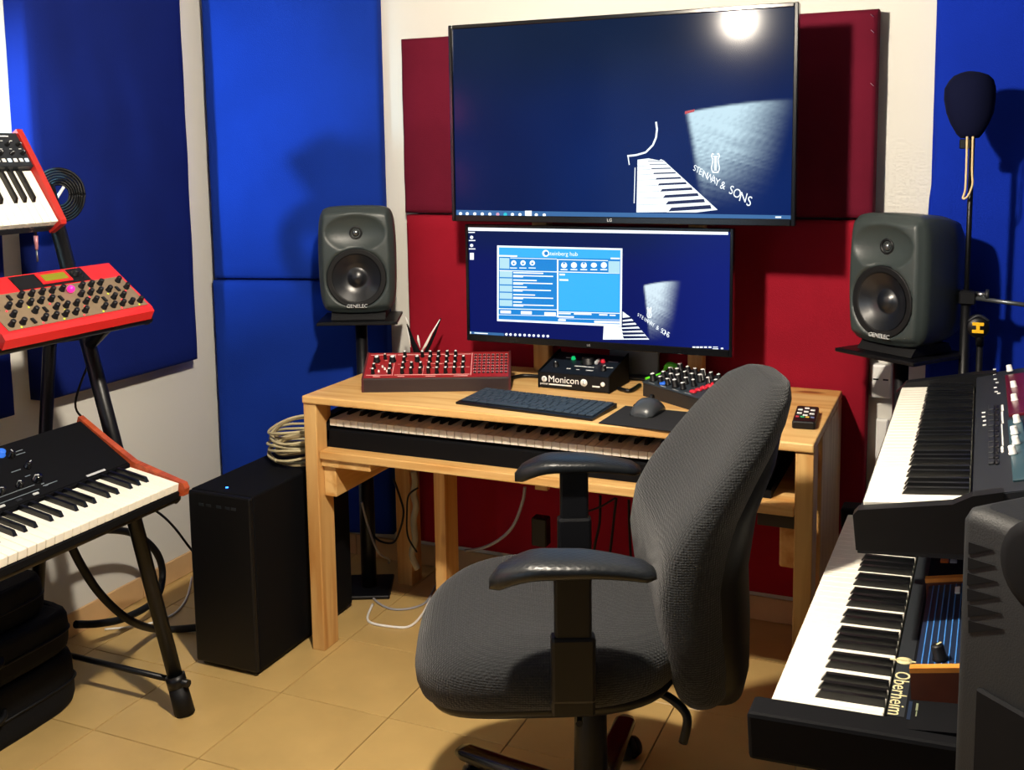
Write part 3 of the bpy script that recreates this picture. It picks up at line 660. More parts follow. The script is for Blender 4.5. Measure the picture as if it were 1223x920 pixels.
# ------------------------------------------------------------------ monitor controller box
q1, q2, q3 = dz(643, 463, DZ), dz(728, 471, DZ), dz(744, 452, DZ)
mc_ = thing('monitor_controller', 'small black monitor controller box with white lettering on its front', 'audio controller', ((q1.x+q2.x)/2, (q1.y+q2.y)/2, DZ), (0, 0, math.atan2(q2.y-q1.y, q2.x-q1.x)))
hw = (q2-q1).length/2
MB().prism([(0, 0.004), (0.15, 0.004), (0.15, 0.078), (0.006, 0.046), (0, 0.046)], -hw+0.003, hw-0.003, 0).build('case', BLACK, mc_)
for s in (-1, 1): MB().prism([(-0.002, 0.002), (0.16, 0.002), (0.16, 0.088), (-0.002, 0.050)], s*hw-0.003*(s > 0), s*hw+0.003*(s < 0), 0).build('side_cheek', BLACKM, mc_)
for sx in (-1, 1):
    for y in (0.02, 0.13): MB().cyl((sx*(hw-0.02), y, 0), (sx*(hw-0.02), y, 0.005), 0.006, n=10).build('foot', RUBBER, mc_)
ct = MB().box((-hw+0.004, 0, 0), (hw-0.004, 0.146, 0.001)).build('top_plate', mat('blue_black_plate', '#161E2A', 0.35), mc_, (0, 0.006, 0.0462), (math.atan2(0.032, 0.144), 0, 0))
add_knob(ct, 0.012, 0.085, 0.001, 0.024, 0.02, BLACK, None); box('volume_ring', (0.034, 0.07, 0.001), (0.044, 0.10, 0.012), SILVER, ct, 0.003)
add_knob(ct, -0.072, 0.04, 0.001, 0.009, 0.014, BLACK, WPRINT, 0.6); add_knob(ct, 0.074, 0.04, 0.001, 0.009, 0.014, BLACK, WPRINT, -0.6)
MB().cyl((-0.042, 0.1, 0.001), (-0.042, 0.1, 0.009), 0.007, 0.005, 12).build('button', mat('green_led', '#10B070', 0.3, emit='#18E080', estr=0.7), ct)
MB().cyl((0.052, 0.095, 0.001), (0.052, 0.095, 0.009), 0.007, 0.005, 12).build('button', mat('red_led', '#C01020', 0.3, emit='#F03040', estr=0.5), ct)
pr = MB()
for a, b, c, d in ((-0.068, 0.105, -0.052, 0.109), (-0.02, 0.052, 0.04, 0.056), (-0.036, 0.03, -0.024, 0.035), (-0.006, 0.03, 0.004, 0.033), (0.024, 0.03, 0.046, 0.034), (0.066, 0.1, 0.096, 0.104), (-0.016, 0.1, -0.012, 0.112), (0.075, 0.06, 0.095, 0.063)): pr.box((a, b, 0.0008), (c, d, 0.0014))
pr.build('plate_print', WPRINT, ct)
text('lettering', 'Monicon', 0.027, WPRINT, mc_, (-0.030, -0.0006, 0.028), (PI/2, 0, 0))
text('lettering', 'palmer', 0.009, WPRINT, mc_, (-0.090, -0.0006, 0.014), (PI/2, 0, 0))
lg = MB(); lg.lathe([(0.0001, -0.0008), (0.0085, -0.0008), (0.0085, 0)], 20, 'y', (-0.090, 0, 0.027)); lg.lathe([(0.0001, -0.0008), (0.0105, -0.0008), (0.0105, 0)], 20, 'y', (0.032, 0, 0.026)); lg.box((-0.075, -0.0008, 0.0115), (-0.005, 0, 0.0150)); lg.box((0.058, -0.0008, 0.016), (0.080, 0, 0.0200)); lg.lathe([(0.0035, -0.0009), (0.0065, -0.0009), (0.0065, 0), (0.0035, 0)], 16, 'y', (0.089, 0, 0.026)); lg.build('front_print', WPRINT, mc_)
text('lettering', 'L', 0.016, BLACKM, mc_, (0.032, -0.0012, 0.026), (PI/2, 0, 0)); text('lettering', 'Y', 0.013, BLACKM, mc_, (-0.090, -0.0012, 0.027), (PI/2, 0, 0))

# ------------------------------------------------------------------ black desktop synthesizer with red buttons
r1, r2 = dz(768, 473, DZ), dz(850, 498, DZ); ra = math.atan2(r2.y-r1.y, r2.x-r1.x)
ds = thing('black_desktop_synthesizer', 'small black desktop synthesizer with big knobs and red buttons beside the mouse', 'synthesizer', r1, (0, 0, ra))
MB().prism([(0, 0), (0.13, 0), (0.13, 0.062), (0, 0.036)], 0, 0.30, 0).build('case', mat('charcoal_case', '#1E1E20', 0.5), ds)
dpn = MB().box((-0.004, -0.002, 0), (0.304, 0.136, 0.004), 0.002).build('control_panel', mat('slate_panel', '#2A333A', 0.45), ds, (0, 0, 0.0365), (math.atan2(0.026, 0.13), 0, 0))
for i in range(7):
    for j in range(4):
        if i >= 5 and j < 2: continue
        big = (i+j) % 3 == 0
        add_knob(dpn, 0.022+0.031*i+0.008*(j % 2), 0.020+0.031*j, 0.004, 0.0105 if big else 0.0085, 0.021 if big else 0.018, BLACK, WPRINT, random.uniform(-2, 2), True)
for k in range(6): box('red_button', (0.180+0.002*k, 0.010+0.017*k, 0.004), (0.200+0.002*k, 0.023+0.017*k, 0.010), mat('red_rubber', '#D02436', 0.4), dpn, 0.002)
pr = MB(); [pr.box((0.02+0.05*i, 0.004, 0.0038), (0.045+0.05*i, 0.0052, 0.0045)) for i in range(4)]; pr.build('panel_print', SILVER, dpn)
MB().lathe([(0.0001, 0.008), (0.010, 0.008), (0.010, 0.004)], 14, 'z', (0.066, 0.018, 0)).build('blue_button', mat('blue_glow', '#2A60C0', 0.3, emit='#3070E0', estr=0.4), dpn)
gp = thing('green_cable_plug', 'bright green cable plug lying on the back of the black desktop synthesizer', 'plug', dy(797, 438, 2.86))
def gv(x, y): return dy(x, y, 2.86)-gp.location
MB().tube([gv(795, 440), gv(799, 435.5), gv(806, 437), gv(813, 440)], 0.0075, 10).build('grip', mat('lime_green', '#5CE020', 0.4), gp)
MB().tube([gv(795, 440), gv(788, 447), gv(776, 451), gv(771, 452.5)], 0.004, 8).build('lead', MATS['lime_green'], gp)

# ------------------------------------------------------------------ computer keyboard, mouse, mat, remote
kc = (dz(554, 485, DZ)+dz(712, 504, DZ)+dz(730, 487, DZ)+dz(572, 467, DZ))/4
kb = thing('computer_keyboard', 'slim black computer keyboard at the front edge of the desk', 'computer keyboard', (kc.x, kc.y, DZ), (0, 0, math.radians(-6.0)))
MB().prism([(-0.076, 0), (0.076, 0), (0.076, 0.013), (-0.076, 0.006)], -0.203, 0.203, 0).build('base', BLACK, kb)
kcm = mat('blue_black_keycap', '#2E3C4A', 0.45)
rows = [(0.062, [0.021]*18), (0.040, [0.021]*13+[0.034]+[0.021]*4), (0.018, [0.030]+[0.021]*12+[0.025]+[0.021]*4), (-0.004, [0.034]+[0.021]*11+[0.042]+[0.021]*4), (-0.026, [0.026]+[0.021]*11+[0.050]+[0.021]*4), (-0.049, [0.026, 0.021, 0.026, 0.122, 0.024, 0.024, 0.024, 0.024, 0.021, 0.021, 0.021, 0.021])]
for y, ws in rows:
    x = -0.197; tot = sum(ws); k_ = 0.394/tot
    for w_ in ws:
        w_ *= k_
        key = shared('keycap_%.4f' % w_, lambda w_=w_: MB().box((0.0013, -0.0092, 0), (w_-0.0013, 0.0092, 0.0034), 0.0007), kcm)
        new_obj('keycap', key, kb, (x, y, 0.0096+0.046*y), (math.atan2(0.007, 0.152), 0, 0)); x += w_
mpad = tag(MB().box((0, 0, 0), (0.24, 0.19, 0.003), 0.001).build('mouse_pad', mat('black_cloth_mat', '#0E0F13', 0.9), None, (-0.825, 2.408, DZ+0.0003), (0, 0, math.radians(-3))), 'thin black mouse pad in front of the black desktop synthesizer', 'mouse pad')
mo = thing('computer_mouse', 'black and grey computer mouse on the mouse pad', 'mouse', (-0.738, 2.545, DZ+0.0035), (0, 0, math.radians(-6)))
rings = []
for i in range(13):
    t = i/12; y = -0.052+0.104*t; h = 0.036*math.sin(PI*min(1, (t*0.86+0.07)))**0.7+0.002; wd = 0.031+0.004*math.cos((t-0.5)*PI)
    if i in (0, 12): wd *= 0.6; h *= 0.6
    rings.append([Vector((wd*(1 if abs(c) < 1 else 1)*c, y, max(0, h*math.sqrt(max(0, 1-abs(c)**3))))) for c in [math.cos(PI*k/12) for k in range(13)]])
MB().loft(rings, closed=True).build('shell', mat('mouse_grey', '#3A3E42', 0.35), mo)
MB().box((-0.0295, -0.03, 0.004), (-0.012, 0.046, 0.026), 0.004).build('side_grip', BLACK, mo)
MB().cyl((-0.004, 0.028, 0.033), (0.004, 0.028, 0.033), 0.009, n=14).build('scroll_wheel', RUBBER, mo)
rm = thing('remote_control', 'black remote control with coloured buttons at the end of the desk', 'remote control', (-0.352, 2.61, DZ), (0, 0, math.radians(4)))
box('body', (-0.027, -0.08, 0), (0.027, 0.08, 0.020), BLACK, rm, 0.004, 2)
for i in range(3):
    for j in range(5): box('button', (-0.021+0.015*i, -0.028+0.018*j, 0.020), (-0.009+0.015*i, -0.018+0.018*j, 0.0225), WPRINT if (i+j) % 2 else DKGREY, rm, 0.001)
for i, c in enumerate(('#C84050', '#30B070', '#D8B040', '#7080B0')): box('colour_button', (-0.022+0.012*i, -0.045, 0.020), (-0.013+0.012*i, -0.036, 0.0225), mat('remote_key_%d' % i, c, 0.4), rm, 0.001)
cable('black_cable', [dz(608, 452, DZ+0.006), dz(625, 449, DZ+0.006), dz(648, 450, DZ+0.006)], 0.006, BLACK, 'black cable running between the red synthesizer and the controller box')
cable('black_cable', [dz(739, 464, DZ+0.006), dz(752, 467, DZ+0.006), dz(764, 460, DZ+0.006)], 0.006, BLACK, 'black cable between the controller box and the black desktop synthesizer')
cable('black_cable', [dz(740, 447, DZ+0.006), dz(752, 444, DZ+0.006), dz(772, 449, DZ+0.006)], 0.004, BLACK, 'thin black cable curving on the desk by the monitor foot')

# ------------------------------------------------------------------ studio speakers on stands
def speaker_body():
    a, b, dep = 0.1185, 0.1675, 0.215; NX, NZ = 44, 60; mb = MB(); vs = []
    def shape(p, q): return (a*p*math.sqrt(1-0.10*q**2-0.16*q**8), b+b*q*math.sqrt(1-0.05*p**2-0.10*p**8))
    def yf(p, q, x, z):
        e = max(abs(p), abs(q)); y = 0.010*(p*p*0.6+q*q*0.4) + 0.020*sstep(0.82, 1.0, e)**1.5
        r = math.hypot(x/0.094, (z-0.252)/0.058)
        if r < 1: y += 0.024*(1-r**2)**0.8
        rw = math.hypot(x, z-0.111)
        y += 0.008*sstep(0.097, 0.092, rw)+0.030*sstep(0.090, 0.082, rw)
        return y
    for k in range(NZ+1):
        for i in range(NX+1):
            p, q = -1+2*i/NX, -1+2*k/NZ; x, z = shape(p, q); vs.append((x, yf(p, q, x, z), z))
    mb.add(vs, [(k*(NX+1)+i, k*(NX+1)+i+1, (k+1)*(NX+1)+i+1, (k+1)*(NX+1)+i) for k in range(NZ) for i in range(NX)], True)
    ring = [(-1+2*i/NX, -1) for i in range(NX)] + [(1, -1+2*k/NZ) for k in range(NZ)] + [(1-2*i/NX, 1) for i in range(NX)] + [(-1, 1-2*k/NZ) for k in range(NZ)]
    rings = []
    for y, s in ((None, 1.0), (0.045, 1.012), (0.09, 1.0), (0.14, 0.97), (0.185, 0.90), (0.208, 0.80), (dep, 0.66)):
        rr = []
        for p, q in ring:
            x, z = shape(p, q); rr.append(Vector((x*s, yf(p, q, x, z) if y is None else y, b+(z-b)*s)))
        rings.append(rr)
    mb.loft(rings, caps=False); mb.add(rings[-1], [tuple(range(len(rings[-1])))])
    return mb
CONE = mat('woofer_cone', '#14171C', 0.32, spec=0.6); DOME = mat('tweeter_dome', '#6A6E70', 0.25, metal=0.8)
def speaker(label, loc, rz):
    t = thing('studio_speaker', label, 'speaker', loc, (0, 0, rz), 'studio speakers either side of the screens')
    new_obj('cabinet', shared('speaker_cabinet', speaker_body, GENGREY), t, (0, 0, 0.022))
    new_obj('woofer_surround', shared('woofer_surround', lambda: MB().lathe([(0.0935, 0.006), (0.0925, 0.001), (0.089, -0.0005), (0.085, 0.003), (0.080, -0.001), (0.073, 0.006)], 48, 'y', caps=False), RUBBER), t, (0, 0.006, 0.133))
    new_obj('woofer_cone', shared('woofer_cone_m', lambda: MB().lathe([(0.074, 0.004), (0.052, 0.016), (0.034, 0.026), (0.030, 0.026), (0.022, 0.018), (0.010, 0.013), (0.0002, 0.012)], 48, 'y', caps=False), CONE), t, (0, 0.004, 0.133))
    new_obj('tweeter_ring', shared('tweeter_ring', lambda: MB().lathe([(0.021, 0.0), (0.020, -0.004), (0.015, -0.002), (0.013, 0.004)], 28, 'y', caps=False), BLACK), t, (0, 0.024, 0.274))
    new_obj('tweeter', shared('tweeter_m', lambda: MB().lathe([(0.0125, 0.004), (0.0115, -0.002), (0.008, -0.006), (0.004, -0.0078), (0.0002, -0.008)], 24, 'y'), DOME), t, (0, 0.024, 0.274))
    text('lettering', 'GENELEC', 0.0155, SILVER, t, (0.0, 0.0022, 0.046), (PI/2, 0, 0), extrude=0.002)
    MB().cyl((0.075, 0.012, 0.052), (0.075, 0.006, 0.052), 0.0022, n=8).build('power_light', WHITE, t)
    MB().prism([(0.02, 0.0), (0.18, 0.0), (0.165, 0.024), (0.045, 0.03)], -0.085, 0.085, 0).build('table_pod', RUBBER, t)
    return t
def speaker_stand(label, loc, rz, zt):
    t = thing('speaker_stand', label, 'stand', (loc[0], loc[1], 0), (0, 0, rz), 'speaker stands behind the desk')
    box('top_plate', (-0.125, -0.02, zt-0.010), (0.125, 0.20, zt), BLMETAL, t, 0.002)
    for s in (-1, 1): box('plate_pad', (s*0.085-0.03, -0.015, zt-0.0005), (s*0.085+0.03, 0.01, zt+0.0012), BLMETAL, t)
    MB().cyl((0, 0.09, 0.012), (0, 0.09, zt-0.01), 0.019, n=20).build('pole', BLMETAL, t)
    MB().cyl((0, 0.09, 0.012), (0, 0.09, zt*0.55), 0.025, n=20).build('outer_tube', BLMETAL, t)
    box('base_plate', (-0.075, 0.0, 0), (0.075, 0.18, 0.012), BLMETAL, t, 0.003)
    return t
zl = 0.905; c = dy(427, 384, 2.76)
rzl = math.radians(25)
speaker_stand('black speaker stand behind the desk beside the blue corner panel', (c.x, c.y), rzl, c.z)
speaker('grey studio speaker beside the blue corner panel', c+Vector((0, 0, 0.0015)), rzl)
rzr = math.radians(-36); fl = dy(1008, 404, 2.85); cr = fl+Vector((0.112*math.cos(rzr), 0.112*math.sin(rzr), -0.024))
speaker_stand('black speaker stand next to the wall socket', (cr.x, cr.y), rzr, cr.z-0.0015)
speaker('grey studio speaker beside the red panel and covered microphone', cr, rzr)

# ------------------------------------------------------------------ computer tower and coil of rope-like cable
PCX0, PCX1, PCY0, PCY1, PCZ = -1.960, -1.749, 2.212, 2.70, 0.512
pc = thing('computer_tower', 'tall black computer tower on the floor beside the desk leg', 'computer', ((PCX0+PCX1)/2, (PCY0+PCY1)/2, 0))
hx, hy = (PCX1-PCX0)/2, (PCY1-PCY0)/2
box('case', (-hx, -hy+0.012, 0.012), (hx, hy, PCZ), BLACKM, pc, 0.006, 2)
box('front_panel', (-hx, -hy, 0.012), (hx, -hy+0.014, PCZ-0.002), BLACK, pc, 0.006, 2)
box('base', (-hx+0.01, -hy+0.02, 0), (hx-0.01, hy-0.02, 0.013), RUBBER, pc)
for i, x in enumerate((-0.06, -0.035, 0.0, 0.03, 0.05)): box('front_port', (x-0.008, -hy-0.0008, PCZ-0.042), (x+0.008, -hy+0.001, PCZ-0.034), DKGREY if i % 2 else mat('port_metal', '#3A4048', 0.35, metal=0.6), pc)
MB().cyl((-0.01, -hy+0.05, PCZ-0.001), (-0.01, -hy+0.05, PCZ+0.002), 0.004, n=10).build('power_light', mat('blue_led', '#2060FF', 0.3, emit='#2A70FF', estr=6), pc)
ROPE = mat('beige_rope_cable', '#B8AC86', 0.6); ROPE2 = mat('tan_cable', '#8C7C58', 0.6)
cc = dz(356, 548, PCZ+0.03); cc = Vector((-1.830, 2.585, PCZ))
co = thing('cable_coil', 'loosely coiled beige cable lying on top of the computer tower', 'cable', cc)
for k in range(11):
    pts = []; R = 0.085+0.028*random.random(); zz = 0.0135+0.0085*k; ox, oy = random.uniform(-0.012, 0.012), random.uniform(-0.012, 0.012); ph = random.uniform(0, 6.28)
    if R+abs(ox) > 0.105: R = 0.105-abs(ox)
    for i in range(13):
        t = ph+2*PI*i/12*1.02; pts.append((ox+R*math.cos(t), oy+R*1.15*math.sin(t), zz+0.008*math.sin(2*t+k)))
    MB().tube(pts, 0.0042, 7, 4).build('loop', ROPE if k % 3 else ROPE2, co)

# ------------------------------------------------------------------ office chair
CHS = 1.081                                        # the upper part is modelled at 1/CHS and lowered onto its base
hubp = CAM+ray(705, 800)*(1.97*CHS)
rzc = math.atan2(-0.345, -0.94)+math.radians(4)
ch = thing('office_chair', 'charcoal fabric office chair with black armrests turned sideways to the desk', 'chair', (hubp.x, hubp.y, 0), (0, 0, rzc))
def ring_se(cx, cy, z, ax, ay, n, k=56, fz=None):
    out = []
    for x, y in superell(ax, ay, n, k): out.append(Vector((cx+x, cy+y, z+(fz(cx+x, cy+y) if fz else 0))))
    return out
# seat cushion (x forward)
SC, SAX, SAY = 0.080, 0.245, 0.250
def seat_z(x, y): u = (x-SC)/SAX; return -0.042*max(0, u)**2.5+0.012*max(0, -u)**2
def crown(k, x, y): return 0
lev = [(0.505, 0.88), (0.509, 0.93), (0.520, 0.97), (0.538, 0.993), (0.556, 1.0), (0.575, 0.988), (0.589, 0.955), (0.600, 0.89), (0.607, 0.80), (0.610, 0.66), (0.608, 0.48), (0.606, 0.28), (0.605, 0.10)]
MB().loft([ring_se(SC, 0, z, SAX*s, SAY*s, 3.0, 64, seat_z) for z, s in lev]).build('seat', CHAIRF, ch)
lev = [(0.482, 0.76), (0.486, 0.86), (0.494, 0.91), (0.505, 0.935), (0.517, 0.92)]
MB().loft([ring_se(SC-0.005, 0, z, SAX*s, SAY*s, 3.2, 48, seat_z) for z, s in lev]).build('seat_pan', BLACK, ch)
# backrest: closed sections stacked upwards
prof_b = [  # z, centre x, half thickness, half width
    (0.455, -0.205, 0.020, 0.12), (0.463, -0.205, 0.045, 0.165), (0.483, -0.203, 0.058, 0.19), (0.53, -0.198, 0.068, 0.208), (0.60, -0.188, 0.074, 0.218), (0.68, -0.182, 0.077, 0.222),
    (0.75, -0.192, 0.075, 0.222), (0.80, -0.212, 0.066, 0.219), (0.86, -0.247, 0.055, 0.211), (0.91, -0.277, 0.050, 0.198), (0.955, -0.301, 0.047, 0.176), (0.995, -0.319, 0.040, 0.145), (1.020, -0.330, 0.028, 0.100), (1.030, -0.334, 0.012, 0.045)]
def back_ring(z, cx, tx, wy):
    out = []
    for x, y in superell(tx, wy, 2.6, 56):
        q = y/0.22
        out.append(Vector((cx+x+0.045*q*q, y, z+(-0.004*math.cos(q*PI)))))
    return out
zs = [p[0] for p in prof_b]; ringsb = []
for i in range(len(prof_b)-1):
    for k in range(3):
        t = k/3; ringsb.append(back_ring(*[prof_b[i][j]*(1-t)+prof_b[i+1][j]*t for j in range(4)]))
ringsb.append(back_ring(*prof_b[-1]))
bk = MB().loft(ringsb).build('backrest', CHAIRF, ch)
sd = bk.modifiers.new('smooth', 'SMOOTH'); sd.iterations = 2; sd.factor = 0.4
# back shell and bracket
prs = [(0.445, -0.222, 0.040, 0.10), (0.46, -0.228, 0.052, 0.14), (0.51, -0.236, 0.052, 0.165), (0.60, -0.232, 0.056, 0.178), (0.70, -0.226, 0.058, 0.182), (0.80, -0.250, 0.048, 0.170), (0.88, -0.290, 0.040, 0.145), (0.93, -0.312, 0.030, 0.11)]
MB().loft([[Vector((cx+x+0.03*(y/0.2)**2, y, z)) for x, y in superell(tx, wy, 2.8, 40)] for z, cx, tx, wy in prs]).build('back_shell', BLACK, ch)
MB().box((-0.235, -0.035, 0.448), (-0.02, 0.035, 0.471), 0.005).box((-0.275, -0.03, 0.425), (-0.205, 0.03, 0.52), 0.008).build('back_bracket', BLACK, ch)
MB().box((-0.11, -0.075, 0.425), (0.10, 0.075, 0.472), 0.008).build('tilt_mechanism', BLACK, ch)
MB().tube([(-0.10, 0.07, 0.46), (-0.135, 0.12, 0.462), (-0.158, 0.14, 0.44), (-0.150, 0.145, 0.395)], 0.008, 8).build('lever', BLACK, ch)
MB().tube([(0.02, 0.07, 0.45), (0.03, 0.14, 0.452), (0.035, 0.19, 0.46)], 0.006, 8).build('lever', BLACK, ch)
# arms
def arm_pad(s):
    rings = []
    for i in range(17):
        t = i/16; x = 0.135-0.265*t+(0.048 if s > 0 else 0)
        w_ = 0.047*min(1, math.sin(PI*min(0.5, 0.09+t*1.2)))*(1-0.35*max(0, t-0.55)/0.45); h = 0.018*(1-0.35*t)
        droop = -0.030*max(0, (0.30-t)/0.30)**1.6-0.018*max(0, (t-0.55)/0.45)**1.5
        if i == 0: w_ *= 0.45; h *= 0.5
        if i == 16: w_ *= 0.6; h *= 0.5
        rings.append([Vector((x, s*0.272+c*w_*(1), 0.778+droop+h*d)) for c, d in superell(1, 1, 2.8, 24)])
    return MB().loft(rings)
PADM = mat('black_urethane', '#12161A', 0.38, spec=0.5)
nt = PADM.node_tree; b = nt.nodes['Principled BSDF']; tcn = nt.nodes.new('ShaderNodeTexCoord'); ad = nt.nodes.new('ShaderNodeMath'); ad.operation = 'MAXIMUM'
for i_, an in enumerate((PI/5, -PI/5)):
    mpn = nt.nodes.new('ShaderNodeMapping'); mpn.inputs['Rotation'].default_value = (0, 0, an); wv = nt.nodes.new('ShaderNodeTexWave'); wv.bands_direction = 'Y'; wv.inputs['Scale'].default_value = 32; wv.inputs['Distortion'].default_value = 0
    nt.links.new(tcn.outputs['Object'], mpn.inputs[0]); nt.links.new(mpn.outputs[0], wv.inputs['Vector']); nt.links.new(wv.outputs['Fac'], ad.inputs[i_])
bp = nt.nodes.new('ShaderNodeBump'); bp.inputs['Strength'].default_value = 0.16; bp.inputs['Distance'].default_value = 0.002
nt.links.new(ad.outputs[0], bp.inputs['Height']); nt.links.new(bp.outputs[0], b.inputs['Normal'])
for s in (-1, 1):
    pad = arm_pad(s).build('arm_pad', PADM, ch)
    ox = 0.040 if s > 0 else 0
    MB().box((-0.020+ox, s*0.272-0.011, 0.60), (0.040+ox, s*0.272+0.011, 0.764), 0.005, 2).build('arm_post', BLACK, ch)
    MB().box((-0.026+ox, s*0.272-0.015, 0.548), (0.046+ox, s*0.272+0.015, 0.66), 0.006, 2).build('arm_sleeve', BLACK, ch)
    MB().box((-0.025+ox, min(s*0.06, s*0.280), 0.522), (0.045+ox, max(s*0.06, s*0.280), 0.552), 0.004).build('arm_bracket', BLACK, ch)
for o_ in [o for o in C.objects if o.parent == ch]:
    o_.data.transform(Matrix.Translation((0, 0, -(CHS-1)*CAM_H)) @ Matrix.Scale(CHS, 4))
# column, star base, castors
MB().cyl((0, 0, 0.06), (0, 0, 0.365), 0.024, n=20).build('gas_lift', BLACKG, ch)
MB().lathe([(0.037, 0.09), (0.035, 0.16), (0.033, 0.30), (0.030, 0.305)], 24).build('column_cover', BLACK, ch)
MB().lathe([(0.045, 0.055), (0.050, 0.075), (0.046, 0.115), (0.038, 0.125)], 24).build('hub', BLACK, ch)
for k in range(5):
    a = math.radians(-37+72*k); d = Vector((math.cos(a), math.sin(a), 0)); n_ = Vector((-d.y, d.x, 0)); rings = []
    for t, w_, z0, z1 in ((0.03, 0.032, 0.06, 0.115), (0.12, 0.030, 0.066, 0.112), (0.22, 0.027, 0.070, 0.104), (0.33, 0.025, 0.072, 0.098), (0.352, 0.016, 0.076, 0.092)):
        c_ = d*t; rings.append([c_+n_*x+Vector((0, 0, (z0+z1)/2+y)) for x, y in superell(w_, (z1-z0)/2, 3, 16)])
    MB().loft(rings).build('base_leg', BLACKG, ch)
    ca_ = d*0.326; MB().cyl((ca_.x, ca_.y, 0.05), (ca_.x, ca_.y, 0.078), 0.008, n=10).build('castor_stem', STEEL, ch)
    hd = MB(); fo = Vector((math.cos(a+0.9), math.sin(a+0.9), 0)); la = Vector((-fo.y, fo.x, 0)); cw = ca_+fo*(-0.012)+Vector((0, 0, 0.027))
    for q in (-1, 1): hd.cyl(cw+la*(q*0.008), cw+la*(q*0.026), 0.0268, 0.022, 20)
    cs = hd.build('castor', BLACK, ch)
    MB().cyl(cw-la*0.0075+Vector((0, 0, 0.006)), cw+la*0.0075+Vector((0, 0, 0.006)), 0.026, n=16).build('castor_housing', BLACK, ch)

# ------------------------------------------------------------------ helpers for tilted instruments
class Frame:
    """local frame of a tilted instrument: x towards the treble end, y away from the player, z up"""
    def __init__(s, loc, tilt, rz): s.loc = Vector(loc); s.rot = (tilt, 0, rz); s.m = Matrix.Translation(s.loc) @ Matrix.Rotation(rz, 4, 'Z') @ Matrix.Rotation(tilt, 4, 'X'); s.i = s.m.inverted()
    def at(s, x, y, h=0.0):
        o = s.i @ CAM; d = (s.i @ (CAM+ray(x, y)))-o; return o+d*((h-o.z)/d.z)
    def w(s, x, y, z): return s.m @ Vector((x, y, z))
def flatbox(mb, x0, x1, y0, y1, z, h=0.0008): return mb.box((x0, y0, z), (x1, y1, z+h))

# ------------------------------------------------------------------ three-tier keyboard stand by the side wall
YS = 1.99
ks = thing('keyboard_stand', 'black metal three-tier keyboard stand along the side wall', 'keyboard stand', (-2.0, YS, 0))
def K(p): return Vector(p)-ks.location
def pole_at(z): t = z/1.31; return Vector((-1.81-0.347*t, YS, z))
r_a, r_b = dy(62, 426, YS), dy(52, 600, YS); sl = (r_b.x-r_a.x)/(r_b.z-r_a.z)
rear_foot = Vector((r_a.x-sl*r_a.z, YS, 0)); 
if rear_foot.x < -2.39: rear_foot.x = -2.39
for dyy in (0.0, -0.80):
    sh = Vector((0, dyy, 0))
    MB().cyl(K(pole_at(0.03)+sh), K(pole_at(1.36)+sh), 0.019, n=18).build('front_pole', BLMETAL, ks)
    MB().cyl(K(pole_at(0)+sh), K(pole_at(0.075)+sh), 0.026, 0.024, n=18).build('rubber_foot', RUBBER, ks)
    MB().cyl(K(pole_at(0.07)+sh), K(pole_at(0.10)+sh), 0.025, n=18).build('foot_collar', BLMETAL, ks)
    MB().cyl(K(rear_foot+Vector((0, 0, 0.0))+sh), K(r_a+Vector((0, 0, 0.06))+sh), 0.017, n=16).build('rear_leg', BLMETAL, ks)
    MB().cyl(K(pole_at(0.085)+Vector((0.04, 0, 0))+sh), K(pole_at(0.085)+Vector((-0.02, 0, 0))+sh), 0.010, n=10).build('foot_screw', BLMETAL, ks)
    MB().cyl(K(pole_at(0.085)+sh), K(Vector((rear_foot.x, YS, 0.085))+sh), 0.008, n=10).build('foot_brace', BLMETAL, ks)
    MB().tube([K(r_a+Vector((0, 0, 0.05))+sh), K(pole_at(r_a.z+0.07)+sh)], 0.017, 12, 1).build('rear_joint', BLMETAL, ks)
# lower tier
LF = Frame(dy(215, 577, 1.925), math.radians(9), PI/2)
RFm = Frame(dy(180.5, 381, 1.95), math.radians(29), PI/2)
TF = Frame(dy(77, 264, 1.95), math.radians(57), PI/2)
def tier(fr, bot, y0, y1, xr, pz):
    a = fr.w(xr, y0, bot-0.013); b = fr.w(xr, y1, bot-0.013)
    for y in (y0, y1):
        MB().cyl(K(fr.w(xr, y, bot-0.0125)), K(fr.w(xr-0.80, y, bot-0.0125)), 0.012, n=12).build('tier_rail', BLMETAL, ks)
    for xx in (xr-0.012, xr-0.79):
        MB().cyl(K(fr.w(xx, y0-0.01, bot-0.0125)), K(fr.w(xx, y1+0.01, bot-0.0125)), 0.0115, n=12).build('tier_arm', BLMETAL, ks)
        p = fr.w(xx, (y0+y1)/2, bot-0.0125); q = pole_at(pz); q.y = p.y if xx < xr-0.5 else YS
        MB().cyl(K(p), K(q), 0.016, n=12).build('tier_bracket', BLMETAL, ks)
tier(LF, -0.042, 0.03, 0.27, 0.03, 0.58)
tier(RFm, -0.002, 0.02, 0.15, 0.02, 0.95)
tier(TF, -0.047, 0.05, 0.18, -0.03, 1.30)

def cheek(fr_root, prof, x0, x1, m, name='end_cheek'): return MB().prism(prof, x0, x1, 0).build(name, m, fr_root)
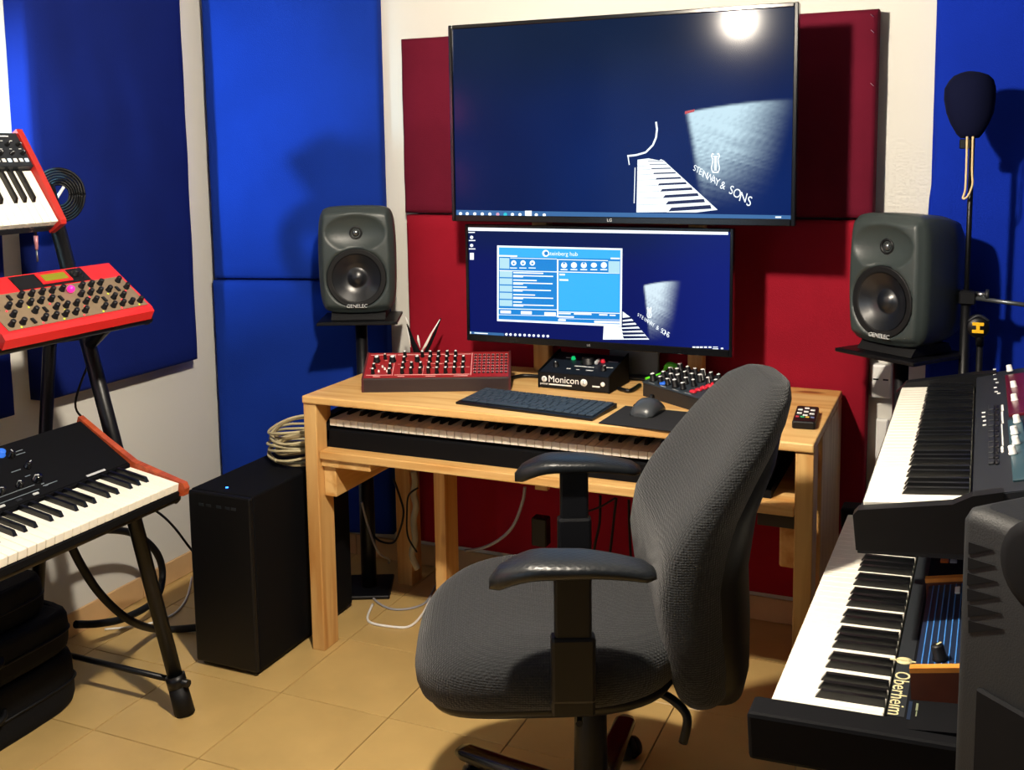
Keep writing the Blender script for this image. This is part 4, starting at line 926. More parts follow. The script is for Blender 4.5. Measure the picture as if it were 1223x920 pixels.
# lower synthesizer
ls = thing('wood_sided_synthesizer', 'black keyboard synthesizer with reddish wooden ends on the lowest tier of the stand', 'synthesizer', LF.loc, LF.rot)
LW = 29*0.0235
MB().prism([(0.0, -0.04), (0.32, -0.04), (0.33, 0.07), (0.325, 0.074), (0.158, 0.006), (0.155, -0.018), (0.006, -0.022), (0, -0.024)], -LW-0.004, 0.0, 0).build('body', BLACKM, ls)
for x0, x1 in ((0.0, 0.017), (-LW-0.021, -LW-0.004)): MB().prism([(-0.014, -0.03), (-0.016, -0.012), (-0.008, 0.0), (0.06, 0.006), (0.15, 0.014), (0.25, 0.050), (0.335, 0.084), (0.34, 0.06), (0.33, -0.038), (0.03, -0.042)], x0, x1, 0).build('end_cheek', REDWOOD, ls)
add_keys(ls, 29, 0, -LW-0.002, 0.001, 0.0, 0.152, 0.095)
sp = MB().box((-LW, 0, 0), (-0.004, 0.176, 0.0012)).build('control_panel', BLACKM, ls, (0, 0.161, 0.0085), (math.atan2(0.068, 0.167), 0, 0))
pr = MB()
for i in range(26): x = -0.22-0.40*random.random(); y = 0.02+0.13*random.random(); flatbox(pr, x, x+random.choice((0.008, 0.014, 0.025)), y, y+0.002, 0.001)
for y in (0.018, 0.034): flatbox(pr, -0.6, -0.26, y, y+0.0015, 0.001)
flatbox(pr, -0.245, -0.205, 0.022, 0.024, 0.001); pr.build('panel_print', mat('dim_print', '#6E7880', 0.5), sp)
flatbox(MB(), -0.132, -0.075, 0.002, 0.008, 0.001).build('name_badge', SILVER, sp)
for i in range(8):
    for j in range(3):
        if (i*3+j) % 5 == 4: continue
        add_knob(sp, -0.245-0.048*i+0.01*(j % 2), 0.045+0.045*j, 0.001, 0.0085 if (i+j) % 3 else 0.012, 0.016, BLACKG, SILVER, random.uniform(-2, 2))
for i in range(8): box('button', (-0.60+0.045*i, 0.006, 0.001), (-0.585+0.045*i, 0.012, 0.004), SILVER if i % 2 else DKGREY, sp, 0.0008)
lk = LF.at(52, 537, 0.06)
add_knob(sp, -0.262, 0.150, 0.001, 0.011, 0.014, mat('blue_lit_knob', '#2858B8', 0.3, emit='#3A80F0', estr=0.5))

# red desktop synthesizer box on the middle tier
rs = thing('red_knob_synthesizer', 'bright red synthesizer module with a taupe knob panel on the middle tier of the stand', 'synthesizer', RFm.loc, RFm.rot)
RL = 0.43
MB().prism([(0.0, 0.0), (0.178, 0.0), (0.18, 0.05), (0.174, 0.056), (0.012, 0.030), (0.0, 0.024)], -RL, 0, 0).build('case', REDPAINT, rs)
pa = math.atan2(0.026, 0.162)
rp = MB().box((-RL+0.02, 0.006, 0), (-0.008, 0.112, 0.0016)).build('control_panel', TANPANEL, rs, (0, 0.012, 0.0302), (pa, 0, 0))
dpn2 = MB().box((-0.30, 0.116, 0), (-0.095, 0.160, 0.0014)).build('display_panel', BLACK, rs, (0, 0.012, 0.0302), (pa, 0, 0))
box('display_bezel', (-0.232, 0.122, 0.001), (-0.145, 0.157, 0.004), REDPAINT, dpn2, 0.001); box('display', (-0.222, 0.129, 0.0035), (-0.155, 0.150, 0.005), mat('yellow_display', '#6E6E10', 0.3, emit='#A0A018', estr=0.15), dpn2)
for i in range(3): add_knob(dpn2, -0.115+0.004*i, 0.128+0.012*i, 0.0014, 0.004, 0.006, BLACK)
add_knob(dpn2, -0.128, 0.140, 0.0014, 0.010, 0.014, BLACK)
LEDR = mat('red_led_glow', '#E02030', 0.3, emit='#FF3048', estr=1.0); LEDY = mat('yellow_led_glow', '#B0C020', 0.3, emit='#C8E030', estr=0.5)
for j in range(4):
    for i in range(14):
        x = -0.024-0.0285*i-0.006*(j % 2); y = 0.020+0.0255*j
        if x < -RL+0.03 or (i*5+j*3) % 11 == 3: 
            continue
        if (i+2*j) % 6 == 5: box('switch', (x-0.004, y-0.008, 0.0016), (x+0.004, y+0.008, 0.006), BLACK, rp, 0.001); continue
        add_knob(rp, x, y, 0.0016, 0.0072, 0.015, BLACK)
        if (i+j) % 2 == 0: MB().cyl((x-0.010, y-0.010, 0.0014), (x-0.010, y-0.010, 0.003), 0.0022, n=8).build('light', LEDR if (i+j) % 4 else LEDY, rp)
MB().sphere((-0.185, 0.088, 0.010), 0.009, n=14, m=8).build('lit_knob', mat('magenta_knob', '#E81878', 0.3, emit='#FF2890', estr=1.2), rp)
# top synthesizer
ts = thing('red_sided_synthesizer', 'small keyboard synthesizer with red ends propped steeply on the top tier', 'synthesizer', TF.loc, TF.rot)
TW = 15*0.0235
MB().prism([(0, -0.045), (0.255, -0.045), (0.255, 0.012), (0.156, 0.012), (0.153, -0.018), (0, -0.022)], -TW-0.018, -0.016, 0).build('body', DKGREY, ts)
for x0, x1 in ((-0.016, 0.002), (-TW-0.036, -TW-0.018)): MB().prism([(-0.006, -0.046), (-0.008, 0.0), (0.0, 0.006), (0.15, 0.016), (0.262, 0.020), (0.264, -0.046)], x0, x1, 0).build('end_cheek', mat('red_plastic_cheek', '#B0261E', 0.45), ts)
add_keys(ts, 15, 0, -TW-0.017, 0.001, 0.0, 0.150, 0.092)
tp = MB().box((-TW-0.016, 0.158, 0.012), (-0.018, 0.252, 0.0132)).build('control_panel', DKGREY, ts)
for i in range(9):
    for j in range(2): add_knob(tp, -0.032-0.032*i, 0.192+0.026*j, 0.0132, 0.0055, 0.012, BLACK, SILVER, random.uniform(-2, 2))
for i in range(12): box('button', (-0.034-0.017*i, 0.168, 0.0132), (-0.024-0.017*i, 0.178, 0.0165), WHITE if i % 3 else E_WHITE, tp, 0.001)
pr = MB()
for i in range(22): x = -0.03-0.014*i; flatbox(pr, x-0.004, x+0.003, 0.206+0.024*(i % 2), 0.2075+0.024*(i % 2), 0.0132)
flatbox(pr, -0.07, -0.045, 0.243, 0.246, 0.0132); pr.build('panel_print', WPRINT, tp)
# coil of cable hung on the stand top and a jack plug
cp = dy(71, 233, 2.06); ccw = thing('cable_coil', 'black cable coil hanging on the top of the keyboard stand pole', 'cable', cp, (0, 0, math.radians(35)))
for k in range(7):
    R = 0.026+0.0062*k; MB().tube([(R*math.cos(t), 0.004*math.sin(3*t+k), R*1.1*math.sin(t)) for t in [2*PI*i/14 for i in range(15)]], 0.0034, 7, 3).build('loop', RUBBER, ccw)
MB().tube([(-0.012, -0.008, -0.02), (0.0, -0.010, 0.0), (0.014, -0.008, 0.022)], 0.004, 7, 3).build('tie', WPRINT, ccw)
def wpt(x, y, Y): return dy(x, y, Y)
jp = thing('jack_plug', 'pink jack plug dangling below the red-sided synthesizer', 'plug', wpt(42, 272, 1.9))
MB().cyl((0, 0, 0.004), (0, 0, -0.02), 0.003, n=8).build('lead', BLACK, jp); MB().cyl((0, 0, -0.02), (0, 0, -0.055), 0.0055, 0.004, n=10).build('grip', mat('pink_metal', '#C88890', 0.35, metal=0.4), jp); MB().cyl((0, 0, -0.055), (0, 0, -0.085), 0.0025, n=8).build('tip', STEEL, jp)

# ------------------------------------------------------------------ stacked black gear bags
def gear_bag(label, z0, z1, x0, x1, y0, y1):
    t = thing('gear_bag', label, 'bag', ((x0+x1)/2, (y0+y1)/2, z0)); hx_, hy_, h = (x1-x0)/2, (y1-y0)/2, z1-z0; rings = []
    for k, (zz, s) in enumerate(((0, 0.93), (0.04, 0.975), (0.18, 1.0), (0.5, 1.0), (0.8, 0.985), (0.94, 0.95), (1.0, 0.88))):
        ring = []
        for x, y in superell(1, 1, 7, 64):
            w_ = 0.004*noise.noise(Vector((x*3, y*5, zz*3+z0*20)))
            ring.append(Vector((x*(hx_-(1-s)*0.09)+w_, y*(hy_-(1-s)*0.25)+w_, h*zz+(0.006*noise.noise(Vector((x*4, y*4, z0*9))) if 0.3 < zz else 0)-(0.006 if zz == 1.0 else 0))))
        rings.append(ring)
    MB().loft(rings).build('cover', mat('black_nylon', '#0C0E13', 0.8, spec=0.2, bump=0.3, bump_scale=150), t)
    MB().tube([Vector((x*(hx_+0.001), y*(hy_+0.001), h*0.45)) for x, y in superell(1, 1, 7, 40)]+[Vector((hx_+0.001, 0, h*0.45))], 0.0035, 6, 1).build('zip', RUBBER, t)
    MB().tube([(hx_-0.003, -0.10, h*0.62), (hx_+0.016, -0.07, h*0.56), (hx_+0.016, 0.07, h*0.56), (hx_-0.003, 0.10, h*0.62)], 0.008, 8, 4).build('handle', RUBBER, t)
gear_bag('black gear bag on the floor under the keyboard stand, bottom of the stack', 0.0, 0.155, -2.405, -2.105, 1.24, 1.955)
gear_bag('black gear bag under the keyboard stand, middle of the stack', 0.155, 0.268, -2.405, -2.110, 1.26, 1.948)
gear_bag('black gear bag under the keyboard stand, topmost of the stack', 0.268, 0.372, -2.405, -2.145, 1.30, 1.900)

# ------------------------------------------------------------------ keyboards on the right
UT = math.radians(6)
UF = Frame((-0.126, 2.510, 0.880), UT, -PI/2+math.radians(-0.6)); UL = 36*0.0235
uk = thing('workstation_keyboard', 'dark grey workstation keyboard on the upper arms of the keyboard rack', 'keyboard', UF.loc, UF.rot)
MB().prism([(-0.012, -0.075), (0.36, -0.085), (0.36, 0.045), (0.19, 0.022), (0.158, 0.016), (0.156, -0.016), (-0.004, -0.022), (-0.012, -0.028)], -0.030, UL+0.024, 0).build('body', DKGREY, uk)
for x0, x1 in ((-0.034, -0.002), (UL+0.001, UL+0.026)): MB().prism([(-0.014, -0.07), (0.20, -0.07), (0.20, 0.026), (0.158, 0.019), (0.13, 0.006), (-0.006, -0.006), (-0.014, -0.014)] if x0 > 0 else [(-0.014, -0.07), (0.20, -0.07), (0.20, 0.028), (0.158, 0.026), (0.13, 0.022), (0.01, 0.010), (-0.014, -0.014)], x0, x1, 0).build('end_cheek', BLACK, uk)
add_keys(uk, 36, 0, 0.0, 0.0, 0.0, 0.152, 0.098)
up_a = math.atan2(0.028, 0.202)
upn = MB().box((-0.028, 0, 0), (UL+0.022, 0.20, 0.0015)).build('control_panel', DKGREY, uk, (0, 0.160, 0.0175), (up_a, 0, 0))
PF = Matrix.Translation((0, 0.160, 0.0175)) @ Matrix.Rotation(up_a, 4, 'X')
def upx(x, y):
    m = UF.m @ PF; i = m.inverted(); o = i @ CAM; d = (i @ (CAM+ray(x, y)))-o; return o+d*(-o.z/d.z)
def panel_rect(name, pts, h, m, par, fn=upx):
    q = [fn(*p) for p in pts]; x0, x1 = min(p.x for p in q), max(p.x for p in q); y0, y1 = min(p.y for p in q), max(p.y for p in q)
    return box(name, (x0, y0, 0.001), (x1, y1, 0.001+h), m, par, min(h*0.3, 0.001))
for i in range(11):
    for c0, c1, m in ((1181, 1188, DKGREY), (1189, 1193.5, BLACK)):
        y = 487+6.5*i; panel_rect('button', [(c0, y), (c1, y+4.2)], 0.004, m, upn)
for y0, y1 in ((486, 492), (494, 507), (509, 534), (536, 542)): panel_rect('light_strip', [(1196, y0), (1199.5, y1)], 0.003, WPRINT, upn)
pr = MB()
for x, y in ((1188, 442), (1188, 448), (1189, 454), (1191, 458), (1189, 464), (1190, 469), (1193, 471), (1175, 494), (1175, 499), (1176, 504), (1176, 509)):
    q = upx(x, y); pr.box((q.x-0.004, q.y-0.003, 0.001), (q.x+0.004, q.y+0.003, 0.0022))
pr.build('panel_print', WPRINT, upn)
panel_rect('display', [(1201, 452), (1232, 496)], 0.006, mat('maroon_display', '#4A0E1C', 0.25, emit='#701828', estr=0.25), upn)
panel_rect('pad_panel', [(1204, 505), (1232, 575)], 0.004, mat('teal_panel', '#24444E', 0.4), upn)
for x, y in ((1207, 446), (1212, 466), (1213, 482), (1216, 508), (1213, 522), (1215, 534), (1211, 546)):
    q = upx(x, y); add_knob(upn, q.x, q.y, 0.005, 0.007, 0.014, WHITE)

OT = math.radians(3)
OF = Frame((-0.2145, 2.272, 0.646), OT, math.radians(-91.4)); OL = 36*0.0235
ok = thing('cream_key_synthesizer', 'black synthesizer with cream keys and cream lettering on the lower rack arms', 'synthesizer', OF.loc, OF.rot)
MB().prism([(-0.006, -0.058), (0.42, -0.06), (0.42, 0.03), (0.158, 0.010), (0.155, -0.016), (0.0, -0.022), (-0.006, -0.026)], -0.04, OL+0.03, 0).build('body', BLACKM, ok)
MB().box((OL+0.001, -0.020, -0.056), (OL+0.055, 0.422, 0.012), 0.006, 2).build('end_cheek', BLACKM, ok); MB().box((-0.055, -0.016, -0.056), (-0.001, 0.422, 0.012), 0.006, 2).build('end_cheek', BLACKM, ok)
CREAM = mat('cream_key', '#EFE6C4', 0.32)
add_keys(ok, 36, 0, 0.0, 0.0, 0.0, 0.152, 0.095, wm=CREAM)
opn = MB().box((-0.03, 0.158, 0), (OL, 0.418, 0.0012)).build('control_panel', mat('dark_panel', '#24282C', 0.45), ok, (0, 0, 0.0105), None)
def opx(x, y): return OF.at(x, y, 0.0117)
t0, t1 = opx(1079, 803), opx(1067, 855); e0 = opx(1080, 790)
text('lettering', 'Oberheim', 0.030, CPRINT, opn, ((t0.x+t1.x)/2, (t0.y+t1.y)/2, 0.0014), align='CENTER', sx=abs(t1.x-t0.x)/0.125)
em = MB(); em.lathe([(0.004, 0.0012), (0.0115, 0.0012), (0.0115, 0.0022), (0.004, 0.0022)], 20, 'z', (e0.x, e0.y, 0)); em.box((e0.x-0.002, e0.y-0.020, 0.0012), (e0.x+0.002, e0.y+0.020, 0.0022)); em.build('note_emblem', CPRINT, opn)
g0, g1 = opx(1086, 838), opx(1136, 868)
bp_ = box('blue_panel_print', (min(g0.x, g1.x), g0.y, 0.0012), (max(g0.x, g1.x), g1.y+0.06, 0.0018), mat('blue_print', '#12233A', 0.45), opn)
q = opx(1106, 848); box('diagram_print', (q.x-0.012, q.y-0.013, 0.0018), (q.x+0.008, q.y+0.013, 0.0024), mat('grey_green_print', '#7C8468', 0.6), opn)
for k in range(5): box('diagram_line', (q.x+0.010, q.y-0.012+0.006*k, 0.0018), (q.x+0.024, q.y-0.0105+0.006*k, 0.0024), MATS['grey_green_print'], opn)
q = opx(1123, 853); box('blue_stripe', (q.x-0.03, q.y-0.003, 0.0018), (q.x+0.03, q.y+0.003, 0.0024), mat('blue_line', '#24488C', 0.5), opn)
q = opx(1129, 672); box('orange_button', (q.x-0.008, q.y-0.008, 0.0012), (q.x+0.008, q.y+0.006, 0.006), mat('orange_button', '#E07028', 0.4), opn, 0.001)
q = opx(1139, 673); box('grey_button', (q.x-0.008, q.y-0.006, 0.0012), (q.x+0.008, q.y+0.006, 0.006), SILVER, opn, 0.001)
# module with orange ends lying on it
MFw = OF.w(0, 0, 0.0125)
mh = 0.040; c0 = OF.at(1088, 803, 0.0125+mh); c1 = OF.at(1108, 692, 0.0125+mh)
mdl = thing('sound_module', 'blue striped sound module with orange wooden ends lying on the cream key synthesizer', 'sound module', OF.w((c0.x+c1.x)/2, c0.y+0.075, 0.0225), OF.rot)
ml = abs(c0.x-c1.x)/2
MB().prism([(-0.072, -0.0095), (0.072, -0.0095), (0.072, mh+0.012), (-0.072, mh-0.018)], -ml+0.012, ml-0.012, 0).build('case', mat('navy_case', '#101C34', 0.4), mdl)
for s in (-1, 1):
    MB().prism([(-0.076, -0.0095), (0.076, -0.0095), (0.076, mh+0.013), (-0.076, mh-0.012)], s*ml-0.012*(s > 0), s*ml+0.012*(s < 0), 0).build('end_cheek', BROWNWOOD, mdl)
    MB().prism([(-0.077, mh-0.012), (0.076, mh+0.013), (0.076, mh+0.020), (-0.077, mh-0.005)], s*ml-0.013*(s > 0), s*ml+0.013*(s < 0), 0).build('wood_edge', ORANGEWOOD, mdl)
mp_ = MB().box((-ml+0.013, -0.072, 0), (ml-0.013, 0.074, 0.001)).build('control_panel', mat('module_panel', '#13233C', 0.4), mdl, (0, 0, mh-0.003), (math.atan2(0.03, 0.144), 0, 0))
for k in range(7): flatbox(MB(), -ml+0.014, ml-0.014, -0.066+0.009*k, -0.0645+0.009*k, 0.001).build('pinstripe', mat('pinstripe_blue', '#3A78C0', 0.5), mp_)
for i in range(4): add_knob(mp_, -0.09+0.045*i, 0.0, 0.001, 0.007, 0.016, BLACK, SILVER, random.uniform(-2, 2))
add_knob(mp_, ml-0.05, -0.04, 0.001, 0.011, 0.022, BLACK, CPRINT, 1.0)
for i in range(6): add_knob(mp_, -0.11+0.045*i, 0.035, 0.001, 0.007, 0.018, BLACK, WPRINT, random.uniform(-2, 2))
for i in range(7): box('button', (-0.11+0.03*i, 0.014, 0.001), (-0.10+0.03*i, 0.022, 0.004), SILVER, mp_, 0.0008)
box('button', (-0.14, -0.03, 0.001), (-0.115, -0.022, 0.004), WPRINT, mp_, 0.0008); box('button', (-0.145, -0.012, 0.001), (-0.125, -0.004, 0.004), WPRINT, mp_, 0.0008)

# rack that carries both keyboards
rk = thing('keyboard_rack', 'black two-tier rack carrying the workstation and the cream key synthesizer', 'keyboard stand', (0.30, 1.95, 0))
def Rk(p): return Vector(p)-rk.location
for yy in (1.86, 2.30):
    MB().cyl(Rk((0.30, yy, 0.03)), Rk((0.30, yy, 0.86)), 0.02, n=16).build('post', BLMETAL, rk)
    MB().cyl(Rk((0.30, yy, 0.018)), Rk((-0.12, yy, 0.018)), 0.018, n=12).build('foot', BLMETAL, rk)
    for fr_, b_, y1 in ((UF, -0.085, 0.30), (OF, -0.061, 0.38)):
        z0_ = fr_.w(0.4, 0.02, b_).z-0.016; z1_ = fr_.w(0.4, y1, b_).z-0.016
        MB().cyl(Rk((-0.13 if fr_ is UF else -0.20, yy, z0_)), Rk((0.30, yy, z1_+0.004)), 0.011, n=12).build('arm', BLMETAL, rk)
MB().cyl(Rk((0.30, 1.86, 0.12)), Rk((0.30, 2.30, 0.12)), 0.014, n=12).build('crossbar', BLMETAL, rk)

# ------------------------------------------------------------------ dark grey ribbed cabinet near the right edge
cq = dy(1138, 601, 1.12); ct_ = cq.z
cb_ = thing('speaker_cabinet', 'dark grey moulded speaker cabinet with triangular ribs and a recessed handle', 'speaker', (cq.x+0.005, cq.y, 0), (0, 0, math.atan2(-0.678, 0.735)))
cwid, cdep = 0.42, 0.30
GREYC = mat('grey_moulded_plastic', '#16191B', 0.6, spec=0.3, bump=0.2, bump_scale=500)
rings = []
def rr(inset, z, rad):
    out = []
    for cx_, cy_, a0 in ((cwid-inset-rad, inset+rad, -PI/2), (cwid-inset-rad, cdep-inset-rad, 0), (inset+rad, cdep-inset-rad, PI/2), (inset+rad, inset+rad, PI)):
        for k in range(7): a = a0+PI/2*k/6; out.append(Vector((cx_+rad*math.cos(a), cy_+rad*math.sin(a), z)))
    return out
for z, ins in ((0, 0.012), (0.012, 0.0), (ct_-0.016, 0.0), (ct_-0.005, 0.004), (ct_, 0.016)): rings.append(rr(ins, z, 0.017))
MB().loft(rings).build('shell', GREYC, cb_)
def cpx(x, y):
    m = Matrix.Translation(cb_.location) @ Matrix.Rotation(cb_.rotation_euler[2], 4, 'Z'); i = m.inverted(); o = i @ CAM; d = (i @ (CAM+ray(x, y)))-o; return o+d*(-o.y/d.y)
for k in range(6):
    y = 646+19*k; a, b, c_ = cpx(1154+0.7*k, y), cpx(1154+0.7*k, y+15), cpx(1186+2.5*k, y+10.5)
    MB().prism([(max(a.x, 0.016), a.z), (max(b.x, 0.016), b.z), (c_.x, c_.z)], -0.0012, 0.002, 1).build('rib', BLACKM, cb_)
h0 = cpx(1210, 668); MB().lathe([(0.0002, -0.004), (0.034, -0.004), (0.044, -0.001), (0.046, 0.002)], 28, 'y', (h0.x+0.03, 0, h0.z)).build('handle_recess', BLACKM, cb_)
h1 = cpx(1168, 819); box('lower_grille', (h1.x, -0.005, 0.05), (cwid-0.03, 0.002, h1.z), BLACKM, cb_, 0.003)

# ------------------------------------------------------------------ microphone stand with covered microphone
ms = thing('microphone_stand', 'black microphone boom stand in front of the royal blue panel', 'microphone stand', (0.003, 2.85, 0))
mo_ = ms.location
MB().cyl((0, 0, 0.02), (0, 0, dy(1156, 346, 2.85).z), 0.0125, n=16).build('lower_tube', BLMETAL, ms)
MB().cyl((0, 0, 0.9), (0, 0, 1.50), 0.0065, n=12).build('upper_rod', BLMETAL, ms)
zc = dy(1156, 353, 2.85).z
MB().box((-0.018, -0.02, zc-0.022), (0.022, 0.02, zc+0.012), 0.004).build('clamp', BLACK, ms)
k0 = dy(1175, 352, 2.84)-mo_; MB().cyl((0.02, -0.005, k0.z), (k0.x+0.008, -0.012, k0.z), 0.007, n=10).build('clamp_screw', STEEL, ms); MB().cyl((k0.x+0.004, -0.012, k0.z), (k0.x+0.012, -0.012, k0.z), 0.014, n=12).build('wing_knob', DKGREY, ms)
b0, b1 = dy(1163, 356, 2.84)-mo_, dy(1245, 367, 2.80)-mo_; MB().cyl(b0, b1, 0.0055, n=12).build('boom_arm', mat('dull_steel', '#6E7478', 0.35, metal=0.8), ms)
for k in range(3):
    a = math.radians(-30+120*k); MB().cyl((0, 0, 0.12), (0.17*math.cos(a), 0.17*math.sin(a), 0.012), 0.008, n=10).build('tripod_leg', BLMETAL, ms)
j0 = dy(1148, 172, 2.85)-mo_; MB().box((j0.x-0.004, -0.01, j0.z-0.012), (0.006, 0.01, j0.z+0.012), 0.002).build('cable_clip', BLACK, ms)
cvr = thing('microphone_cover', 'navy drawstring pouch pulled over the microphone on the boom stand', 'microphone cover', (0.003, 2.85, 1.44))
rings = []
for py, hw_, cx_ in ((165, 9, 1158), (160, 13, 1158), (148, 19, 1158.5), (135, 23, 1158.5), (118, 25.5, 1158), (105, 25, 1158.5), (96, 22, 1160), (90, 17, 1160), (86.5, 9, 1159), (85, 2, 1158)):
    c_ = dy(cx_, py, 2.85)-cvr.location; s_ = hw_*2.9/1248
    rings.append([c_+Vector((s_*math.cos(t)*(1+0.06*noise.noise(Vector((math.cos(t)*2, math.sin(t)*2, py*0.05)))), 0.8*s_*math.sin(t), 0)) for t in [2*PI*k/28 for k in range(28)]])
MB().loft(rings).build('pouch', mat('navy_cloth', '#080C26', 0.9, spec=0.1), cvr)
MB().tube([dy(1155, 163, 2.82)-cvr.location, dy(1154.5, 190, 2.825)-cvr.location, dy(1153, 225, 2.83)-cvr.location, dy(1150, 237, 2.83)-cvr.location, dy(1156, 234, 2.83)-cvr.location, dy(1161.5, 220, 2.83)-cvr.location, dy(1161, 205, 2.828)-cvr.location, dy(1162, 163, 2.82)-cvr.location], 0.0026, 8, 6).build('drawstring', mat('beige_string', '#D8BE8C', 0.7), cvr)
m2 = thing('microphone', 'black microphone with a yellow badge on a thin stand beside the boom stand', 'microphone', (dy(1170, 420, 2.74).x, 2.74, 0))
bz = dy(1168, 390, 2.74); rel = bz-m2.location
MB().cyl((0, 0, 0.012), (0, 0, rel.z-0.03), 0.008, n=12).build('stand_tube', BLMETAL, m2); MB().lathe([(0.0005, 0), (0.07, 0), (0.07, 0.010), (0.01, 0.016)], 24).build('stand_base', BLMETAL, m2)
MB().cyl((0, 0, rel.z-0.045), (rel.x*0.3, -0.012, rel.z-0.012), 0.010, n=12).build('swivel', BLACK, m2)
MB().lathe([(0.0005, -0.022), (0.022, -0.022), (0.026, -0.014), (0.026, 0.030), (0.015, 0.045), (0.0005, 0.046)], 24, 'y', (rel.x, 0, rel.z)).build('head', BLACK, m2)
YEL = mat('yellow_badge', '#F0B818', 0.5)
bd = MB()
for s in (-1, 1):
    bd.box((rel.x-0.013, -0.0232, rel.z+s*0.009-0.004), (rel.x+0.013, -0.022, rel.z+s*0.009+0.004), 0.0004)
bd.box((rel.x-0.004, -0.0233, rel.z-0.008), (rel.x+0.004, -0.0218, rel.z+0.008)); bd.build('badge', YEL, m2)
MB().tube([(rel.x-0.022, -0.016, rel.z+0.014), (rel.x, -0.02, rel.z+0.029), (rel.x+0.024, -0.016, rel.z+0.016)], 0.0035, 8, 4).build('rim', DKGREY, m2)

# ------------------------------------------------------------------ loose cables
def on_wall(pts, X): return [dx(x, y, X) for x, y in pts]
cable('thick_black_cable', [dx(30, 652, -2.15), dx(80, 640, -2.2), dx(130, 633, -2.25), (dx(165, 640, -2.28)), dx(188, 662, -2.3), dx(194, 690, -2.3), dx(184, 718, -2.26), dx(150, 738, -2.26), dx(118, 745, -2.27), dx(90, 746, -2.28)], 0.011, RUBBER, 'thick black cable looping beside the wall behind the stand pole')
cable('thick_black_cable', [dx(80, 640, -2.06), dx(95, 672, -2.06), dx(120, 710, -2.06), dx(155, 741, -2.06), dz(190, 752, 0.02), dz(232, 750, 0.014), dz(262, 745, 0.014)], 0.011, RUBBER, 'thick black cable drooping from the lowest tier to the computer')
cable('thin_black_cable', [dx(176, 606, -2.03), dx(190, 613, -2.06), dx(208, 630, -2.1), dx(228, 656, -2.12), dx(240, 668, -2.15)], 0.0035, RUBBER, 'thin black cable hanging from the stand bracket to the computer')
cable('thin_black_cable', [pole_at(0.93)+Vector((-0.02, 0.03, 0)), dx(90, 482, -2.2), dx(108, 508, -2.2), dx(130, 540, -2.2)], 0.003, RUBBER, 'thin black cable slanting down behind the lowest synthesizer')
cable('white_cable', [dz(125, 752, 0.004), dz(170, 747, 0.004), dz(205, 735, 0.004), dz(222, 716, 0.004), dz(229, 690, 0.004)], 0.0035, WHITE, 'thin pale cable lying on the floor by the skirting')
GREYCAB = mat('grey_cable', '#9A9AA0', 0.5)
cable('white_cable', [dy(432, 600, 2.75), dy(440, 630, 2.75), dy(452, 660, 2.75), dz(465, 672, 0.004), dz(440, 695, 0.004), dz(446, 715, 0.004), dz(470, 728, 0.004), dz(505, 722, 0.004), dz(520, 700, 0.004)], 0.0035, GREYCAB, 'pale cable looping on the floor under the desk')
cable('white_cable', [dz(445, 722, 0.004), dz(440, 742, 0.004), dz(470, 749, 0.004), dz(490, 748, 0.004), dz(505, 733, 0.004), dz(515, 712, 0.004)], 0.004, WHITE, 'white cable bend on the floor at the edge of the desk shadow')
cable('white_cable', [dy(627, 582, 2.85), dy(624, 600, 2.85), dy(613, 628, 2.85), dy(596, 645, 2.85), dy(575, 655, 2.85), dy(555, 658, 2.85)], 0.005, GREYCAB, 'grey cable curving down under the middle of the desk')
cable('black_cable', [dy(470, 572, 2.80), dy(478, 595, 2.80), dy(482, 612, 2.80), dy(478, 632, 2.80), dy(470, 648, 2.80), dy(455, 647, 2.80), dy(446, 640, 2.80)], 0.0035, RUBBER, 'black cable drooping in front of the rear desk leg')
cable('black_cable', [dy(499, 583, 2.80), dy(488, 592, 2.80), dy(486, 612, 2.80), dy(487, 640, 2.80), dy(498, 660, 2.80)], 0.003, RUBBER, 'black cable hanging beside the pale cable sleeve')
cable('black_cable', [dy(717, 592, 2.82), dy(716, 625, 2.82), dy(710, 655, 2.82), dy(708, 690, 2.82)], 0.004, RUBBER, 'black cable hanging under the desk, next to the armrest post')
cable('black_cable', [dy(736, 595, 2.82), dy(731, 640, 2.82), dy(725, 690, 2.82)], 0.004, RUBBER, 'black cable hanging under the desk between two others')
cable('black_cable', [dy(751, 597, 2.82), dy(752, 640, 2.82), dy(755, 690, 2.82)], 0.004, RUBBER, 'black cable hanging under the desk nearest the chair back')
cable('black_cable', [dy(702, 611, 2.80), dy(718, 605, 2.80), dy(735, 595, 2.80)], 0.003, RUBBER, 'short black cable slung sideways under the desk')
slv = thing('cable_sleeve', 'pale fabric cable sleeve hanging beside the rear desk leg', 'cable', (dy(495, 560, 2.83).x, 2.83, 0.0))
MB().tube([dy(x, y, 2.83)-slv.location for x, y in ((494, 563), (496, 575), (494, 590), (497, 605), (494, 622), (496, 645), (492, 662), (499, 680))], 0.011, 10, 4).build('sleeve', mat('sleeve_cloth', '#A09880', 0.9), slv)
ps = thing('power_strip', 'black power strip hanging under the middle of the desk', 'power strip', dy(648, 640, 2.86))
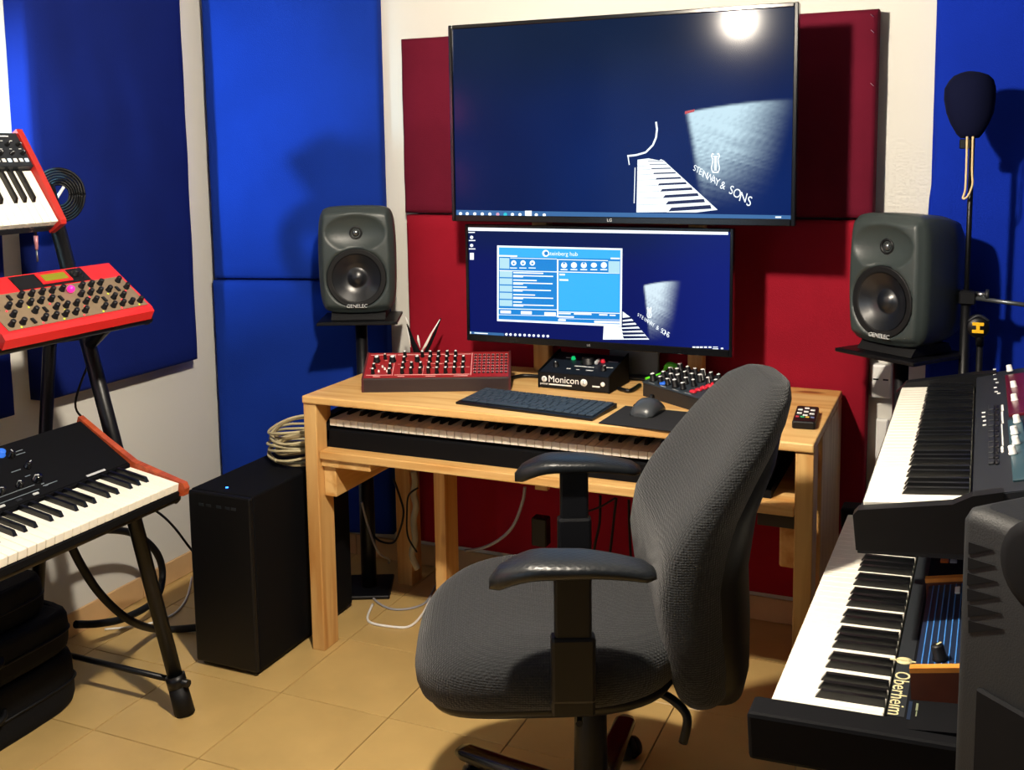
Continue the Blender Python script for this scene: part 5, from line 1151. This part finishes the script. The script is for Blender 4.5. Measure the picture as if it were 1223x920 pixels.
box('body', (-0.03, -0.02, -0.03), (0.02, 0.02, 0.06), BLACK, ps, 0.004)
pw = dy(648, 605, 2.88); tag(box('hanging_board', (pw.x-0.02, 2.87, 0.40), (pw.x+0.02, 2.89, 0.57), PINE_Z), 'short pine offcut fixed under the desk shelf beside the power strip', 'board')

# ------------------------------------------------------------------ other lamps of the room, out of the picture
lb = thing('studio_spotlight', 'small cool white spotlight fixed to the side wall', 'lamp', (XL, SPOT.y-0.10, SPOT.z))
MB().lathe([(0.0005, 0), (0.035, 0), (0.035, 0.012), (0.01, 0.016)], 24, 'x').build('wall_plate', BLMETAL, lb)
MB().cyl((0.01, 0, 0), (SPOT.x-XL, 0, 0), 0.008, n=12).build('arm', BLMETAL, lb)
MB().lathe([(0.0005, -0.05), (0.026, -0.045), (0.036, 0.0), (0.040, 0.085), (0.036, 0.085), (0.032, 0.01), (0.0005, 0.005)], 28, 'y', (SPOT.x-XL, 0, 0)).build('head', BLACK, lb)
MB().lathe([(0.0005, 0.030), (0.030, 0.030), (0.030, 0.036), (0.0005, 0.036)], 24, 'y', (SPOT.x-XL, 0, 0)).build('lens', mat('cool_led_lens', '#FFFFFF', 0.3, emit=(0.45, 0.75, 1.0, 1), estr=15), lb)
for zz in (1.64, 1.29):
    wl = thing('wall_light', 'round pink glowing wall light on the side wall, %s of two' % ('upper' if zz > 1.5 else 'lower'), 'lamp', (XL, 0.62, zz), (0, 0, 0), 'pink wall lights')
    MB().lathe([(0.0005, 0), (0.10, 0), (0.10, 0.012), (0.09, 0.02)], 28, 'x').build('rim', WHITE, wl)
    MB().lathe([(0.089, 0.02), (0.07, 0.032), (0.03, 0.04), (0.0005, 0.041)], 28, 'x').build('diffuser', mat('pink_diffuser', '#FF90B8', 0.4, emit='#FF6EA8', estr=18.0), wl)
for o_ in C.objects:
    if o_.name.split('.')[0] in ('desktop_icons', 'taskbar_icons', 'icon_details', 'window_text_lines', 'panel_print', 'plate_print', 'patch_print', 'front_print', 'black_keys_picture', 'piano_keys_picture', 'lyre_emblem'): o_['kind'] = 'stuff'
